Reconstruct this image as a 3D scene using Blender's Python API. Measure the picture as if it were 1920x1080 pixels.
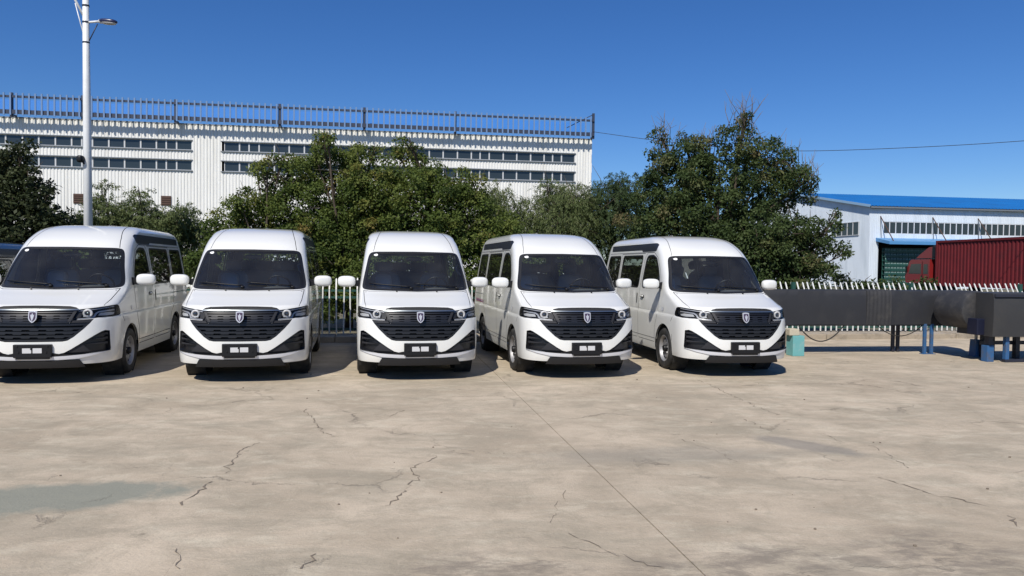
import bpy, bmesh, math, random
import numpy as np
from mathutils import Vector, Matrix
from mathutils.geometry import delaunay_2d_cdt

R = math.radians
scene = bpy.context.scene
for o in list(bpy.data.objects):
    bpy.data.objects.remove(o)
COL = scene.collection

# ------------------------------------------------------------------ camera
CAM_H, FOC, PITCH, ROLL = 1.66, 1387.0, math.atan(42 / 1387.0), 0.012
cam_d = bpy.data.cameras.new("camera")
cam = bpy.data.objects.new("camera", cam_d)
COL.objects.link(cam)
cam_d.sensor_width = 36.0
cam_d.lens = 36.0 * FOC / 1920.0
cam_d.clip_start, cam_d.clip_end = 0.1, 6000.0
cam.matrix_world = (Matrix.Translation((0, 0, CAM_H)) @ Matrix.Rotation(R(90) - PITCH, 4, 'X')
                    @ Matrix.Rotation(ROLL, 4, 'Z'))
scene.camera = cam

# ------------------------------------------------------------------ sky, sun, exposure
SUN_EL, SUN_AZ = R(48), R(22)          # the sun stands behind the camera, a little to the left
sun_dir = Vector((-math.sin(SUN_AZ) * math.cos(SUN_EL), -math.cos(SUN_AZ) * math.cos(SUN_EL), math.sin(SUN_EL)))
world = bpy.data.worlds.new("World")
scene.world = world
world.use_nodes = True
wn = world.node_tree
bg = wn.nodes["Background"]
sky = wn.nodes.new("ShaderNodeTexSky")
sky.sky_type = 'NISHITA'
sky.sun_disc = False
sky.sun_elevation = SUN_EL
sky.sun_rotation = math.atan2(sun_dir.x, sun_dir.y)
sky.altitude = 4000.0
sky.air_density = 1.6
sky.dust_density = 0.0
sky.ozone_density = 8.0
hue = wn.nodes.new("ShaderNodeHueSaturation")
hue.inputs["Saturation"].default_value = 1.17
hue.inputs["Hue"].default_value = 0.509
wn.links.new(sky.outputs[0], hue.inputs["Color"])
wn.links.new(hue.outputs[0], bg.inputs[0])
bg.inputs[1].default_value = 0.092
sun_d = bpy.data.lights.new("sun", 'SUN')
sun_d.energy = 4.5
sun_d.angle = R(0.55)
sun_d.color = (1.0, 0.95, 0.87)
sun = bpy.data.objects.new("sun", sun_d)
COL.objects.link(sun)
sun.rotation_euler = sun_dir.to_track_quat('Z', 'Y').to_euler()
scene.view_settings.view_transform = 'Standard'
scene.view_settings.look = 'None'
scene.view_settings.exposure = 0.14
scene.view_settings.gamma = 1.0
scene.view_settings.use_curve_mapping = False
scene.render.engine = 'CYCLES'
cy = scene.cycles
cy.max_bounces = 8
cy.diffuse_bounces = 3
cy.glossy_bounces = 4
cy.transparent_max_bounces = 12
cy.transmission_bounces = 4
cy.caustics_reflective = False
cy.caustics_refractive = False


# ------------------------------------------------------------------ helpers
def pix(px, py):
    u, v = px - 960.0, py - 540.0
    c, s = math.cos(ROLL), math.sin(ROLL)
    u, v = c * u + s * v, -s * u + c * v
    d = Vector((u / FOC, 1.0, -v / FOC))
    return Matrix.Rotation(-PITCH, 3, 'X') @ d


def spot(px, py, depth):
    """surveyed point of the place: a sight line followed to its real distance"""
    d = pix(px, py)
    return Vector((0, 0, CAM_H)) + d * (depth / d.y)


def ground_at(px, py, z=0.0):
    d = pix(px, py)
    return Vector((0, 0, CAM_H)) + d * ((z - CAM_H) / d.z)


def tag(o, label=None, cat=None, group=None, kind=None):
    if label: o["label"] = label
    if cat: o["category"] = cat
    if group: o["group"] = group
    if kind: o["kind"] = kind
    return o


def empty(name, loc=(0, 0, 0), rz=0.0, label=None, cat=None, group=None):
    o = bpy.data.objects.new(name, None)
    o.empty_display_size = 0.2
    COL.objects.link(o)
    o.location = loc
    o.rotation_euler = (0, 0, rz)
    tag(o, label, cat, group)
    return o


class MB:
    def __init__(s):
        s.v, s.f, s.n = [], [], None

    def add(s, vs, fs):
        k = len(s.v)
        s.v += [tuple(p) for p in vs]
        s.f += [tuple(i + k for i in f) for f in fs]
        return s

    def box(s, c, size, rz=0.0, M=None):
        hx, hy, hz = size[0] / 2, size[1] / 2, size[2] / 2
        vs = [Vector((x, y, z)) for z in (-hz, hz) for y in (-hy, hy) for x in (-hx, hx)]
        T = M if M is not None else Matrix.Rotation(rz, 3, 'Z')
        vs = [T @ p + Vector(c) for p in vs]
        return s.add(vs, [(0, 2, 3, 1), (4, 5, 7, 6), (0, 1, 5, 4), (2, 6, 7, 3), (0, 4, 6, 2), (1, 3, 7, 5)])

    def cbox(s, c, size, ch=0.01, rz=0.0):
        """box with chamfered edges"""
        h = [a / 2 for a in size]
        bm = bmesh.new()
        bmesh.ops.create_cube(bm, size=1.0)
        for v in bm.verts:
            v.co = Vector((v.co.x * size[0], v.co.y * size[1], v.co.z * size[2]))
        bmesh.ops.bevel(bm, geom=list(bm.edges), offset=min(ch, min(h) * 0.9), segments=2, profile=0.7, affect='EDGES')
        T = Matrix.Rotation(rz, 3, 'Z')
        bm.verts.index_update()
        vs = [T @ v.co + Vector(c) for v in bm.verts]
        fs = [[v.index for v in f.verts] for f in bm.faces]
        bm.free()
        return s.add(vs, fs)

    def beam(s, a, b, w, h=None):
        a, b = Vector(a), Vector(b)
        h = h or w
        d = (b - a)
        L = d.length
        d.normalize()
        up = Vector((0, 0, 1)) if abs(d.z) < 0.95 else Vector((0, 1, 0))
        x = d.cross(up).normalized()
        y = x.cross(d).normalized()
        M = Matrix((x, d, y)).transposed()
        return s.box((a + b) / 2, (w, L, h), M=M)

    def tube(s, pts, rad, n=8, cap=True):
        pts = [Vector(p) for p in pts]
        rs = rad if isinstance(rad, (list, tuple)) else [rad] * len(pts)
        rings = []
        ref = None
        for i, p in enumerate(pts):
            d = (pts[min(i + 1, len(pts) - 1)] - pts[max(i - 1, 0)]).normalized()
            if ref is None:
                ref = Vector((0, 0, 1)) if abs(d.z) < 0.9 else Vector((0, 1, 0))
            x = d.cross(ref).normalized()
            y = x.cross(d).normalized()
            ref = y
            rings.append([p + (x * math.cos(2 * math.pi * k / n) + y * math.sin(2 * math.pi * k / n)) * rs[i] for k in range(n)])
        vs = [q for r in rings for q in r]
        fs = []
        for i in range(len(rings) - 1):
            for k in range(n):
                a, b = i * n + k, i * n + (k + 1) % n
                fs.append((a, a + n, b + n, b))
        if cap:
            fs.append(tuple(range(n)))
            fs.append(tuple(reversed(range(len(vs) - n, len(vs)))))
        return s.add(vs, fs)

    def lathe(s, prof, n=32, M=None, axis='X'):
        """prof: (r, h) pairs turned round an axis"""
        M = M or Matrix.Identity(4)
        vs, fs = [], []
        for r, h in prof:
            for k in range(n):
                a = 2 * math.pi * k / n
                c, q = r * math.cos(a), r * math.sin(a)
                vs.append(M @ Vector((h, c, q) if axis == 'X' else (c, q, h) if axis == 'Z' else (c, h, q)))
        for i in range(len(prof) - 1):
            for k in range(n):
                a, b = i * n + k, i * n + (k + 1) % n
                fs.append((a, b, b + n, a + n))
        return s.add(vs, fs)

    def prism(s, poly, a, b, frame):
        """2-D polygon -> extruded between a and b along frame's third axis; frame=(origin,ex,ey,ez)"""
        o, ex, ey, ez = [Vector(q) for q in frame]
        n = len(poly)
        vs = [o + ex * p[0] + ey * p[1] + ez * a for p in poly] + [o + ex * p[0] + ey * p[1] + ez * b for p in poly]
        fs = [tuple(reversed(range(n))), tuple(range(n, 2 * n))]
        fs += [(i, (i + 1) % n, (i + 1) % n + n, i + n) for i in range(n)]
        return s.add(vs, fs)

    def superell(s, c, r, e=0.5, n=20, m=12, M=None):
        M = M or Matrix.Identity(3)
        pw = lambda q, k: math.copysign(abs(q) ** k, q)
        vs, fs = [], []
        for i in range(m + 1):
            a = -math.pi / 2 + math.pi * i / m
            for k in range(n):
                b = 2 * math.pi * k / n
                p = Vector((r[0] * pw(math.cos(a), e) * pw(math.cos(b), e), r[1] * pw(math.cos(a), e) * pw(math.sin(b), e), r[2] * pw(math.sin(a), e)))
                vs.append(M @ p + Vector(c))
        for i in range(m):
            for k in range(n):
                a, b = i * n + k, i * n + (k + 1) % n
                fs.append((a, b, b + n, a + n))
        return s.add(vs, fs)

    def mesh(s, name, mat, smooth=False, angle=None):
        me = bpy.data.meshes.new(name)
        me.from_pydata(s.v, [], s.f)
        if mat is not None:
            me.materials.append(mat)
        if smooth:
            me.polygons.foreach_set('use_smooth', [True] * len(me.polygons))
            if angle is not None:
                bm = bmesh.new()
                bm.from_mesh(me)
                for e in bm.edges:
                    if len(e.link_faces) == 2 and e.calc_face_angle(0) > R(angle):
                        e.smooth = False
                bm.to_mesh(me)
                bm.free()
        me.update()
        return me

    def build(s, name, mat, parent=None, smooth=False, angle=None, loc=None):
        return link(name, s.mesh(name, mat, smooth, angle), parent, loc)


def link(name, me, parent=None, loc=None, rot=None):
    o = bpy.data.objects.new(name, me)
    COL.objects.link(o)
    o.parent = parent
    if loc is not None: o.location = loc
    if rot is not None: o.rotation_euler = rot
    return o


KIDS = {}


def copy_tree(o, parent=None):
    c = o.copy()
    COL.objects.link(c)
    c.parent = parent
    for ch in o.children:
        copy_tree(ch, c)
    return c


# ------------------------------------------------------------------ materials
def new_mat(name):
    m = bpy.data.materials.new(name)
    m.use_nodes = True
    nt = m.node_tree
    return m, nt, nt.nodes["Principled BSDF"]


def mat(name, col, rough=0.5, metal=0.0, coat=0.0, var=0.06, scale=6.0, bump=0.0, bscale=60.0, spec=None, dirt=None, ds=2.0, streak=1.0):
    m, nt, b = new_mat(name)
    N, L = nt.nodes, nt.links
    b.inputs["Roughness"].default_value = rough
    b.inputs["Metallic"].default_value = metal
    b.inputs["Coat Weight"].default_value = coat
    b.inputs["Coat Roughness"].default_value = 0.05
    if spec is not None: b.inputs["Specular IOR Level"].default_value = spec
    tc = N.new("ShaderNodeTexCoord")
    nz = N.new("ShaderNodeTexNoise")
    nz.inputs["Scale"].default_value = scale
    nz.inputs["Detail"].default_value = 6
    L.new(tc.outputs["Object"], nz.inputs["Vector"])
    mx = N.new("ShaderNodeMix")
    mx.data_type = 'RGBA'
    mx.inputs["A"].default_value = tuple(c * (1 - var) for c in col) + (1,)
    mx.inputs["B"].default_value = tuple(min(1, c * (1 + var)) for c in col) + (1,)
    L.new(nz.outputs["Fac"], mx.inputs["Factor"])
    out = mx.outputs["Result"]
    if dirt:
        n2 = N.new("ShaderNodeTexNoise")
        n2.inputs["Scale"].default_value = ds
        n2.inputs["Detail"].default_value = 8
        n2.inputs["Roughness"].default_value = 0.65
        mpd = N.new("ShaderNodeMapping")
        mpd.inputs["Scale"].default_value = (1, 1, streak)
        L.new(tc.outputs["Object"], mpd.inputs["Vector"])
        L.new(mpd.outputs[0], n2.inputs["Vector"])
        rp = N.new("ShaderNodeValToRGB")
        rp.color_ramp.elements[0].position = 0.48
        rp.color_ramp.elements[1].position = 0.75
        L.new(n2.outputs["Fac"], rp.inputs["Fac"])
        m2 = N.new("ShaderNodeMix")
        m2.data_type = 'RGBA'
        m2.inputs["B"].default_value = tuple(dirt) + (1,)
        L.new(rp.outputs["Color"], m2.inputs["Factor"])
        L.new(out, m2.inputs["A"])
        out = m2.outputs["Result"]
    L.new(out, b.inputs["Base Color"])
    if bump:
        n3 = N.new("ShaderNodeTexNoise")
        n3.inputs["Scale"].default_value = bscale
        n3.inputs["Detail"].default_value = 5
        L.new(tc.outputs["Object"], n3.inputs["Vector"])
        bp = N.new("ShaderNodeBump")
        bp.inputs["Strength"].default_value = bump
        bp.inputs["Distance"].default_value = 0.01
        L.new(n3.outputs["Fac"], bp.inputs["Height"])
        L.new(bp.outputs["Normal"], b.inputs["Normal"])
    return m


def glass_mat(name, tint, ior=1.5, rough=0.0, haze=0.0):
    m, nt, b = new_mat(name)
    N, L = nt.nodes, nt.links
    N.remove(b)
    out = N["Material Output"]
    tr = N.new("ShaderNodeBsdfTransparent")
    tr.inputs[0].default_value = tuple(tint) + (1,)
    gl = N.new("ShaderNodeBsdfGlossy")
    gl.inputs["Roughness"].default_value = rough
    fr = N.new("ShaderNodeFresnel")
    fr.inputs[0].default_value = ior
    mx = N.new("ShaderNodeMixShader")
    L.new(fr.outputs[0], mx.inputs[0])
    L.new(tr.outputs[0], mx.inputs[1])
    L.new(gl.outputs[0], mx.inputs[2])
    last = mx.outputs[0]
    if haze:                                    # a film of dust on the pane
        df = N.new("ShaderNodeBsdfDiffuse")
        df.inputs[0].default_value = (0.35, 0.34, 0.32, 1)
        tc = N.new("ShaderNodeTexCoord")
        nz = N.new("ShaderNodeTexNoise")
        nz.inputs["Scale"].default_value = 3.0
        nz.inputs["Detail"].default_value = 7
        L.new(tc.outputs["Object"], nz.inputs["Vector"])
        mm = N.new("ShaderNodeMath")
        mm.operation = 'MULTIPLY'
        mm.inputs[1].default_value = haze
        L.new(nz.outputs["Fac"], mm.inputs[0])
        m2 = N.new("ShaderNodeMixShader")
        L.new(mm.outputs[0], m2.inputs[0])
        L.new(last, m2.inputs[1])
        L.new(df.outputs[0], m2.inputs[2])
        last = m2.outputs[0]
    L.new(last, out.inputs[0])
    return m


def leaf_mat(name, cols, trans=0.42):
    m, nt, b = new_mat(name)
    N, L = nt.nodes, nt.links
    at = N.new("ShaderNodeAttribute")
    at.attribute_name = "tint"
    rp = N.new("ShaderNodeValToRGB")
    el = rp.color_ramp.elements
    el[0].position, el[0].color = 0.0, tuple(cols[0]) + (1,)
    el[1].position, el[1].color = 1.0, tuple(cols[-1]) + (1,)
    for i, c in enumerate(cols[1:-1]):
        e = el.new((i + 1) / (len(cols) - 1))
        e.color = tuple(c) + (1,)
    L.new(at.outputs["Fac"], rp.inputs["Fac"])
    L.new(rp.outputs["Color"], b.inputs["Base Color"])
    b.inputs["Roughness"].default_value = 0.6
    b.inputs["Specular IOR Level"].default_value = 0.2
    tl = N.new("ShaderNodeBsdfTranslucent")
    L.new(rp.outputs["Color"], tl.inputs[0])
    mx = N.new("ShaderNodeMixShader")
    mx.inputs[0].default_value = trans
    L.new(b.outputs[0], mx.inputs[1])
    L.new(tl.outputs[0], mx.inputs[2])
    L.new(mx.outputs[0], N["Material Output"].inputs[0])
    return m


M = {}
M['paint'] = mat("van_white_paint", (0.745, 0.742, 0.705), 0.34, coat=1.0, var=0.012, scale=2.0)
M['paint_dark'] = mat("van_grey_paint", (0.045, 0.045, 0.05), 0.3, metal=0.4, coat=1.0, var=0.03)
M['trim'] = mat("headliner", (0.50, 0.50, 0.47), 0.9, var=0.05)
M['black_plastic'] = mat("black_plastic", (0.010, 0.010, 0.011), 0.45, var=0.1, spec=.3)
M['satin_plastic'] = mat("satin_plastic", (0.011, 0.011, 0.013), 0.36, var=0.1, spec=.5)
M['grey_plastic'] = mat("grey_plastic", (0.024, 0.024, 0.027), 0.5, var=0.1, spec=.35)
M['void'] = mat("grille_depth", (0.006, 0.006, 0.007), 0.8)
M['rubber'] = mat("rubber", (0.016, 0.016, 0.016), 0.75, var=0.15, bump=0.3, dirt=(0.05, 0.045, 0.04), ds=6)
M['strip'] = mat("smoked_chrome", (0.30, 0.33, 0.34), 0.3, metal=0.9, var=0.03)
M['matt_black'] = mat("matt_black", (0.012, 0.012, 0.013), 0.7, var=0.1)
M['seal'] = mat("window_seal", (0.012, 0.012, 0.013), 0.45)
M['chrome'] = mat("chrome", (0.66, 0.66, 0.66), 0.22, metal=1.0, var=0.02)
M['silver'] = mat("satin_silver", (0.70, 0.71, 0.74), 0.35, metal=0.25, var=0.03)
M['steel'] = mat("wheel_steel", (0.36, 0.36, 0.37), 0.5, metal=0.6, var=0.08, dirt=(0.2, 0.18, 0.15), ds=9)
M['band'] = mat("roof_band_plastic", (0.020, 0.022, 0.028), 0.45)
M['lamp_dark'] = mat("lamp_housing", (0.022, 0.022, 0.025), 0.5, spec=.3)
M['lamp_white'] = mat("lamp_ring", (0.50, 0.50, 0.50), 0.35)
M['lamp_silver'] = mat("lamp_silver", (0.42, 0.42, 0.43), 0.3, metal=0.25)
M['lens'] = mat("projector_lens", (0.03, 0.035, 0.045), 0.03, coat=1.0)
M['plate_white'] = mat("plate_white", (0.58, 0.58, 0.58), 0.5)
M['emblem_dark'] = mat("emblem_purple", (0.045, 0.025, 0.06), 0.4)
M['seat'] = mat("seat_cloth", (0.26, 0.26, 0.265), 0.9, var=0.12)
M['seat_light'] = mat("seat_cover_plastic", (0.45, 0.46, 0.48), 0.3, var=0.1)
M['dash'] = mat("dashboard", (0.10, 0.102, 0.11), 0.6)
M['paper'] = mat("paper", (0.78, 0.78, 0.76), 0.8)
M['seam'] = mat("panel_gap", (0.06, 0.06, 0.06), 0.8)
M['red_lamp'] = mat("tail_lamp_red", (0.35, 0.01, 0.01), 0.1, coat=1.0)
M['decal'] = mat("stripe_red", (0.32, 0.03, 0.12), 0.4)
M['decal2'] = mat("stripe_violet", (0.10, 0.05, 0.22), 0.4)
M['glass'] = glass_mat("tinted_glass", (0.78, 0.84, 0.87), 1.62, haze=0.08)
M['dark_glass'] = glass_mat("privacy_glass", (0.30, 0.33, 0.34), 1.55, haze=0.04)
M['clear'] = glass_mat("lamp_cover", (0.9, 0.91, 0.92), 1.16)
M['emblem'] = mat("emblem_silver", (0.55, 0.55, 0.56), 0.35, metal=0.35)

# ================================================================== minibus surface
SF, SS, SR = 1.2, 3.9, 1.0         # lengths of the front, side and rear stretches of the girth parameter


def pchip(tab):
    xs = np.array(sorted(tab))
    ys = np.array([tab[x] for x in xs], float)
    h = np.diff(xs)
    d = np.diff(ys) / h
    m = np.zeros(len(xs))
    for i in range(1, len(xs) - 1):
        if d[i - 1] * d[i] > 0:
            w1, w2 = 2 * h[i] + h[i - 1], h[i] + 2 * h[i - 1]
            m[i] = (w1 + w2) / (w1 / d[i - 1] + w2 / d[i])
    m[0], m[-1] = d[0], d[-1]
    xs_, ys_, m_ = xs.tolist(), ys.tolist(), m.tolist()

    def f(x):
        if x <= xs_[0]: return ys_[0]
        if x >= xs_[-1]: return ys_[-1]
        lo, hi = 0, len(xs_) - 1
        while hi - lo > 1:
            k = (lo + hi) // 2
            if xs_[k] <= x: lo = k
            else: hi = k
        hh = xs_[hi] - xs_[lo]
        u = (x - xs_[lo]) / hh
        return (ys_[lo] * (1 + 2 * u) * (1 - u) ** 2 + m_[lo] * hh * u * (1 - u) ** 2
                + ys_[hi] * u * u * (3 - 2 * u) + m_[hi] * hh * u * u * (u - 1))
    return f


fZ = pchip({0.1: 0.1, 1.0: 1.0, 1.9: 1.9, 2.08: 2.08, 2.14: 2.135, 2.20: 2.18, 2.27: 2.212, 2.36: 2.23, 2.5: 2.240, 2.7: 2.246, 2.86: 2.248})
fW = pchip({0.1: .80, .22: .85, .28: .866, .36: .876, .60: .882, .84: .884, .885: .882, .90: .872, .915: .868, .93: .870, 1.05: .868, 1.2: .858, 1.3: .848, 1.86: .768,
            1.95: .752, 2.08: .722, 2.14: .70, 2.20: .66, 2.27: .59, 2.36: .50, 2.5: .36, 2.7: .16, 2.86: .0005})
fY = pchip({0.1: .2, .22: .055, .30: .022, .38: .004, .46: 0, .58: .004, .83: .025, .98: .07, 1.03: .095, 1.06: .14, 1.09: .24, 1.15: .43, 1.28: .80, 1.6: 1.10, 1.86: 1.36,
            1.95: 1.47, 2.08: 1.72, 2.14: 1.87, 2.20: 2.05, 2.27: 2.25, 2.36: 2.46, 2.5: 2.7, 2.7: 2.95, 2.86: 3.1})
fL = pchip({0.1: .50, .4: .62, .85: .62, 1.05: .60, 1.28: .46, 1.86: .42, 2.08: .46, 2.36: .42, 2.86: .3})
fN = pchip({0.1: 2.7, .4: 2.7, .85: 2.6, 1.05: 2.6, 1.28: 2.9, 1.86: 3.0, 2.08: 3.0, 2.5: 2.6, 2.86: 2.3})
fYR = pchip({0.1: 5.0, .3: 5.08, .9: 5.08, 1.2: 5.06, 1.9: 4.97, 2.08: 4.90, 2.2: 4.78, 2.5: 4.5, 2.86: 4.0})
LR, NR = 0.22, 4.0
_cache = {}


def P5(t):
    k = round(t, 6)
    if k not in _cache:
        _cache[k] = (fW(t), fY(t), fL(t), fN(t), fYR(t), fZ(t))
    return _cache[k]


def S(s, t):
    sg = -1.0 if s < 0 else 1.0
    s = abs(s)
    w, yf, L, n, yr, z = P5(t)
    if s <= SF:
        th = s / SF * math.pi / 2
        x = w * math.sin(th) ** (2 / n)
        y = yf + L * (1 - max(0.0, math.cos(th)) ** (2 / n))
    elif s <= SF + SS:
        x, a, b = w, yf + L, yr - LR
        y = a + (b - a) * (s - SF) / SS
    else:
        th = min(1.0, (s - SF - SS) / SR) * math.pi / 2
        x = w * max(0.0, math.cos(th)) ** (2 / NR)
        y = yr - LR * (1 - math.sin(th) ** (2 / NR))
    return Vector((sg * x, y, z))


def SN(s, t):
    sg = -1.0 if s < 0 else 1.0
    a = abs(s)
    e = 0.006
    lo = max(0.03, a - e) if a < SF + SS + SR - 0.04 else SF + SS + SR - 0.06
    a2 = lo + 2 * e
    t0, t1 = max(0.12, t - 0.005), min(2.84, t + 0.005)
    du = S(a2, t) - S(lo, t)
    dv = S((lo + a2) / 2, t1) - S((lo + a2) / 2, t0)
    n = du.cross(dv)
    if n.length < 1e-12:
        n = Vector((0, 0, 1))
    n.normalize()
    if a < 1e-4: n.x = 0
    return Vector((sg * n.x, n.y, n.z)).normalized()


def P(x, t):
    """front view: lateral x, height t"""
    w, yf, L, n, yr, z = P5(t)
    q = min(1.0, abs(x) / w)
    return (math.copysign(SF * 2 / math.pi * math.asin(q ** (n / 2)), x), t)


def Q(y, t):
    """side view (right side): y from the nose, height t"""
    w, yf, L, n, yr, z = P5(t)
    a, b = yf + L, yr - LR
    if y < a:
        q = max(0.0, 1 - max(0.0, y - yf) / L)
        return (SF * 2 / math.pi * math.acos(min(1.0, q ** (n / 2))), t)
    if y <= b: return (SF + SS * (y - a) / (b - a), t)
    q = max(0.0, min(1.0, 1 - (yr - y) / LR))
    return (SF + SS + SR * 2 / math.pi * math.asin(q ** (NR / 2)), t)


def dense(pts, fn, step=0.05, closed=True):
    out = []
    n = len(pts)
    for i in range(n if closed else n - 1):
        a, b = pts[i], pts[(i + 1) % n]
        k = max(1, int(math.ceil(math.dist(a, b) / step)))
        for j in range(k):
            u = j / k
            out.append(fn(a[0] + (b[0] - a[0]) * u, a[1] + (b[1] - a[1]) * u))
    if not closed: out.append(fn(*pts[-1]))
    return out


def rnd(pts, r=0.05, k=4):
    """round the corners of a polygon"""
    out = []
    n = len(pts)
    for i in range(n):
        p, a, b = Vector(pts[i]), Vector(pts[i - 1]), Vector(pts[(i + 1) % n])
        da, db = (a - p), (b - p)
        ra = min(r, da.length * 0.45)
        rb = min(r, db.length * 0.45)
        if p.x < 1e-6:                          # on the centre line: keep sharp
            out.append(tuple(p)); continue
        p0, p1 = p + da.normalized() * ra, p + db.normalized() * rb
        for j in range(k + 1):
            u = j / k
            out.append(tuple(p0 * (1 - u) ** 2 + p * 2 * u * (1 - u) + p1 * u * u))
    return out


def inside(p, poly):
    x, y = p
    c = False
    j = len(poly) - 1
    for i in range(len(poly)):
        xi, yi = poly[i]
        xj, yj = poly[j]
        if (yi > y) != (yj > y) and x < (xj - xi) * (y - yi) / (yj - yi) + xi:
            c = not c
        j = i
    return c


def patch(polys, off=0.002, thick=0.0, step=0.05, mirror=False):
    """sheet (or slab, when thick) laid on the body surface, with real thickness"""
    mb = MB()
    nrm = []
    if polys and isinstance(polys[0][0], (int, float)):
        polys = [polys]
    allp = list(polys)
    if mirror:
        allp += [[(-s, t) for s, t in p] for p in polys]
    for poly in allp:
        s0, s1 = min(p[0] for p in poly), max(p[0] for p in poly)
        t0, t1 = min(p[1] for p in poly), max(p[1] for p in poly)
        pts = [Vector(p) for p in poly]
        n = len(pts)
        a = math.floor(s0 / step) * step
        while a < s1:
            b = math.floor(t0 / step) * step
            while b < t1:
                if inside((a, b), poly): pts.append(Vector((a, b)))
                b += step
            a += step
        V, E, F, *_ = delaunay_2d_cdt(pts, [(i, (i + 1) % n) for i in range(n)], [list(range(n))], 1, 1e-5)
        k = len(mb.v)
        for p in V:
            nn = SN(p.x, p.y)
            q = S(p.x, p.y) + nn * off
            mb.v.append(tuple(q))
            nrm.append(nn)
        for f in F:
            f = list(f)
            p0, p1, p2 = [Vector(mb.v[k + i]) for i in f[:3]]
            if (p1 - p0).cross(p2 - p0).dot(nrm[k + f[0]]) < 0: f.reverse()
            mb.f.append(tuple(k + i for i in f))
        if thick:
            cnt = {}
            for f in F:
                m = len(f)
                for i in range(m):
                    e = (f[i], f[(i + 1) % m])
                    cnt[tuple(sorted(e))] = cnt.get(tuple(sorted(e)), 0) + 1
            for (i, j), c in cnt.items():
                if c == 1:
                    vi, vj = Vector(mb.v[k + i]), Vector(mb.v[k + j])
                    ni, nj = nrm[k + i], nrm[k + j]
                    b0 = len(mb.v)
                    mb.v += [tuple(vi), tuple(vj), tuple(vj - nj * thick), tuple(vi - ni * thick)]
                    ed = (vj - vi).normalized()
                    wn_ = ed.cross(ni).normalized()
                    nrm += [wn_] * 4
                    mb.f.append((b0, b0 + 1, b0 + 2, b0 + 3))
    mb.n = nrm
    return mb


def build_n(mb, name, m, parent=None):
    """mesh with the surface's own normals"""
    me = mb.mesh(name, m, smooth=True)
    if mb.n:
        me.normals_split_custom_set_from_vertices([tuple(n) for n in mb.n])
    return link(name, me, parent)


# ---- outlines on the half body (x >= 0)
AX1, AX2, WR = 1.13, 3.93, 0.335


def arch(yc, r):
    pts = []
    for k in range(25):
        a = math.pi * (-0.12 + 1.24 * k / 24)
        pts.append((yc - r * math.cos(a), max(0.2, WR + 0.01 + r * math.sin(a))))
    pts[0] = (pts[0][0], 0.15)
    pts[-1] = (pts[-1][0], 0.15)
    return dense(pts, Q, 0.06)


F_ = lambda pts, r=0.0, st=0.05: dense(rnd(pts, r) if r else pts, P, st)
Q_ = lambda pts, r=0.0, st=0.06: dense(rnd(pts, r) if r else pts, Q, st)

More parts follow.
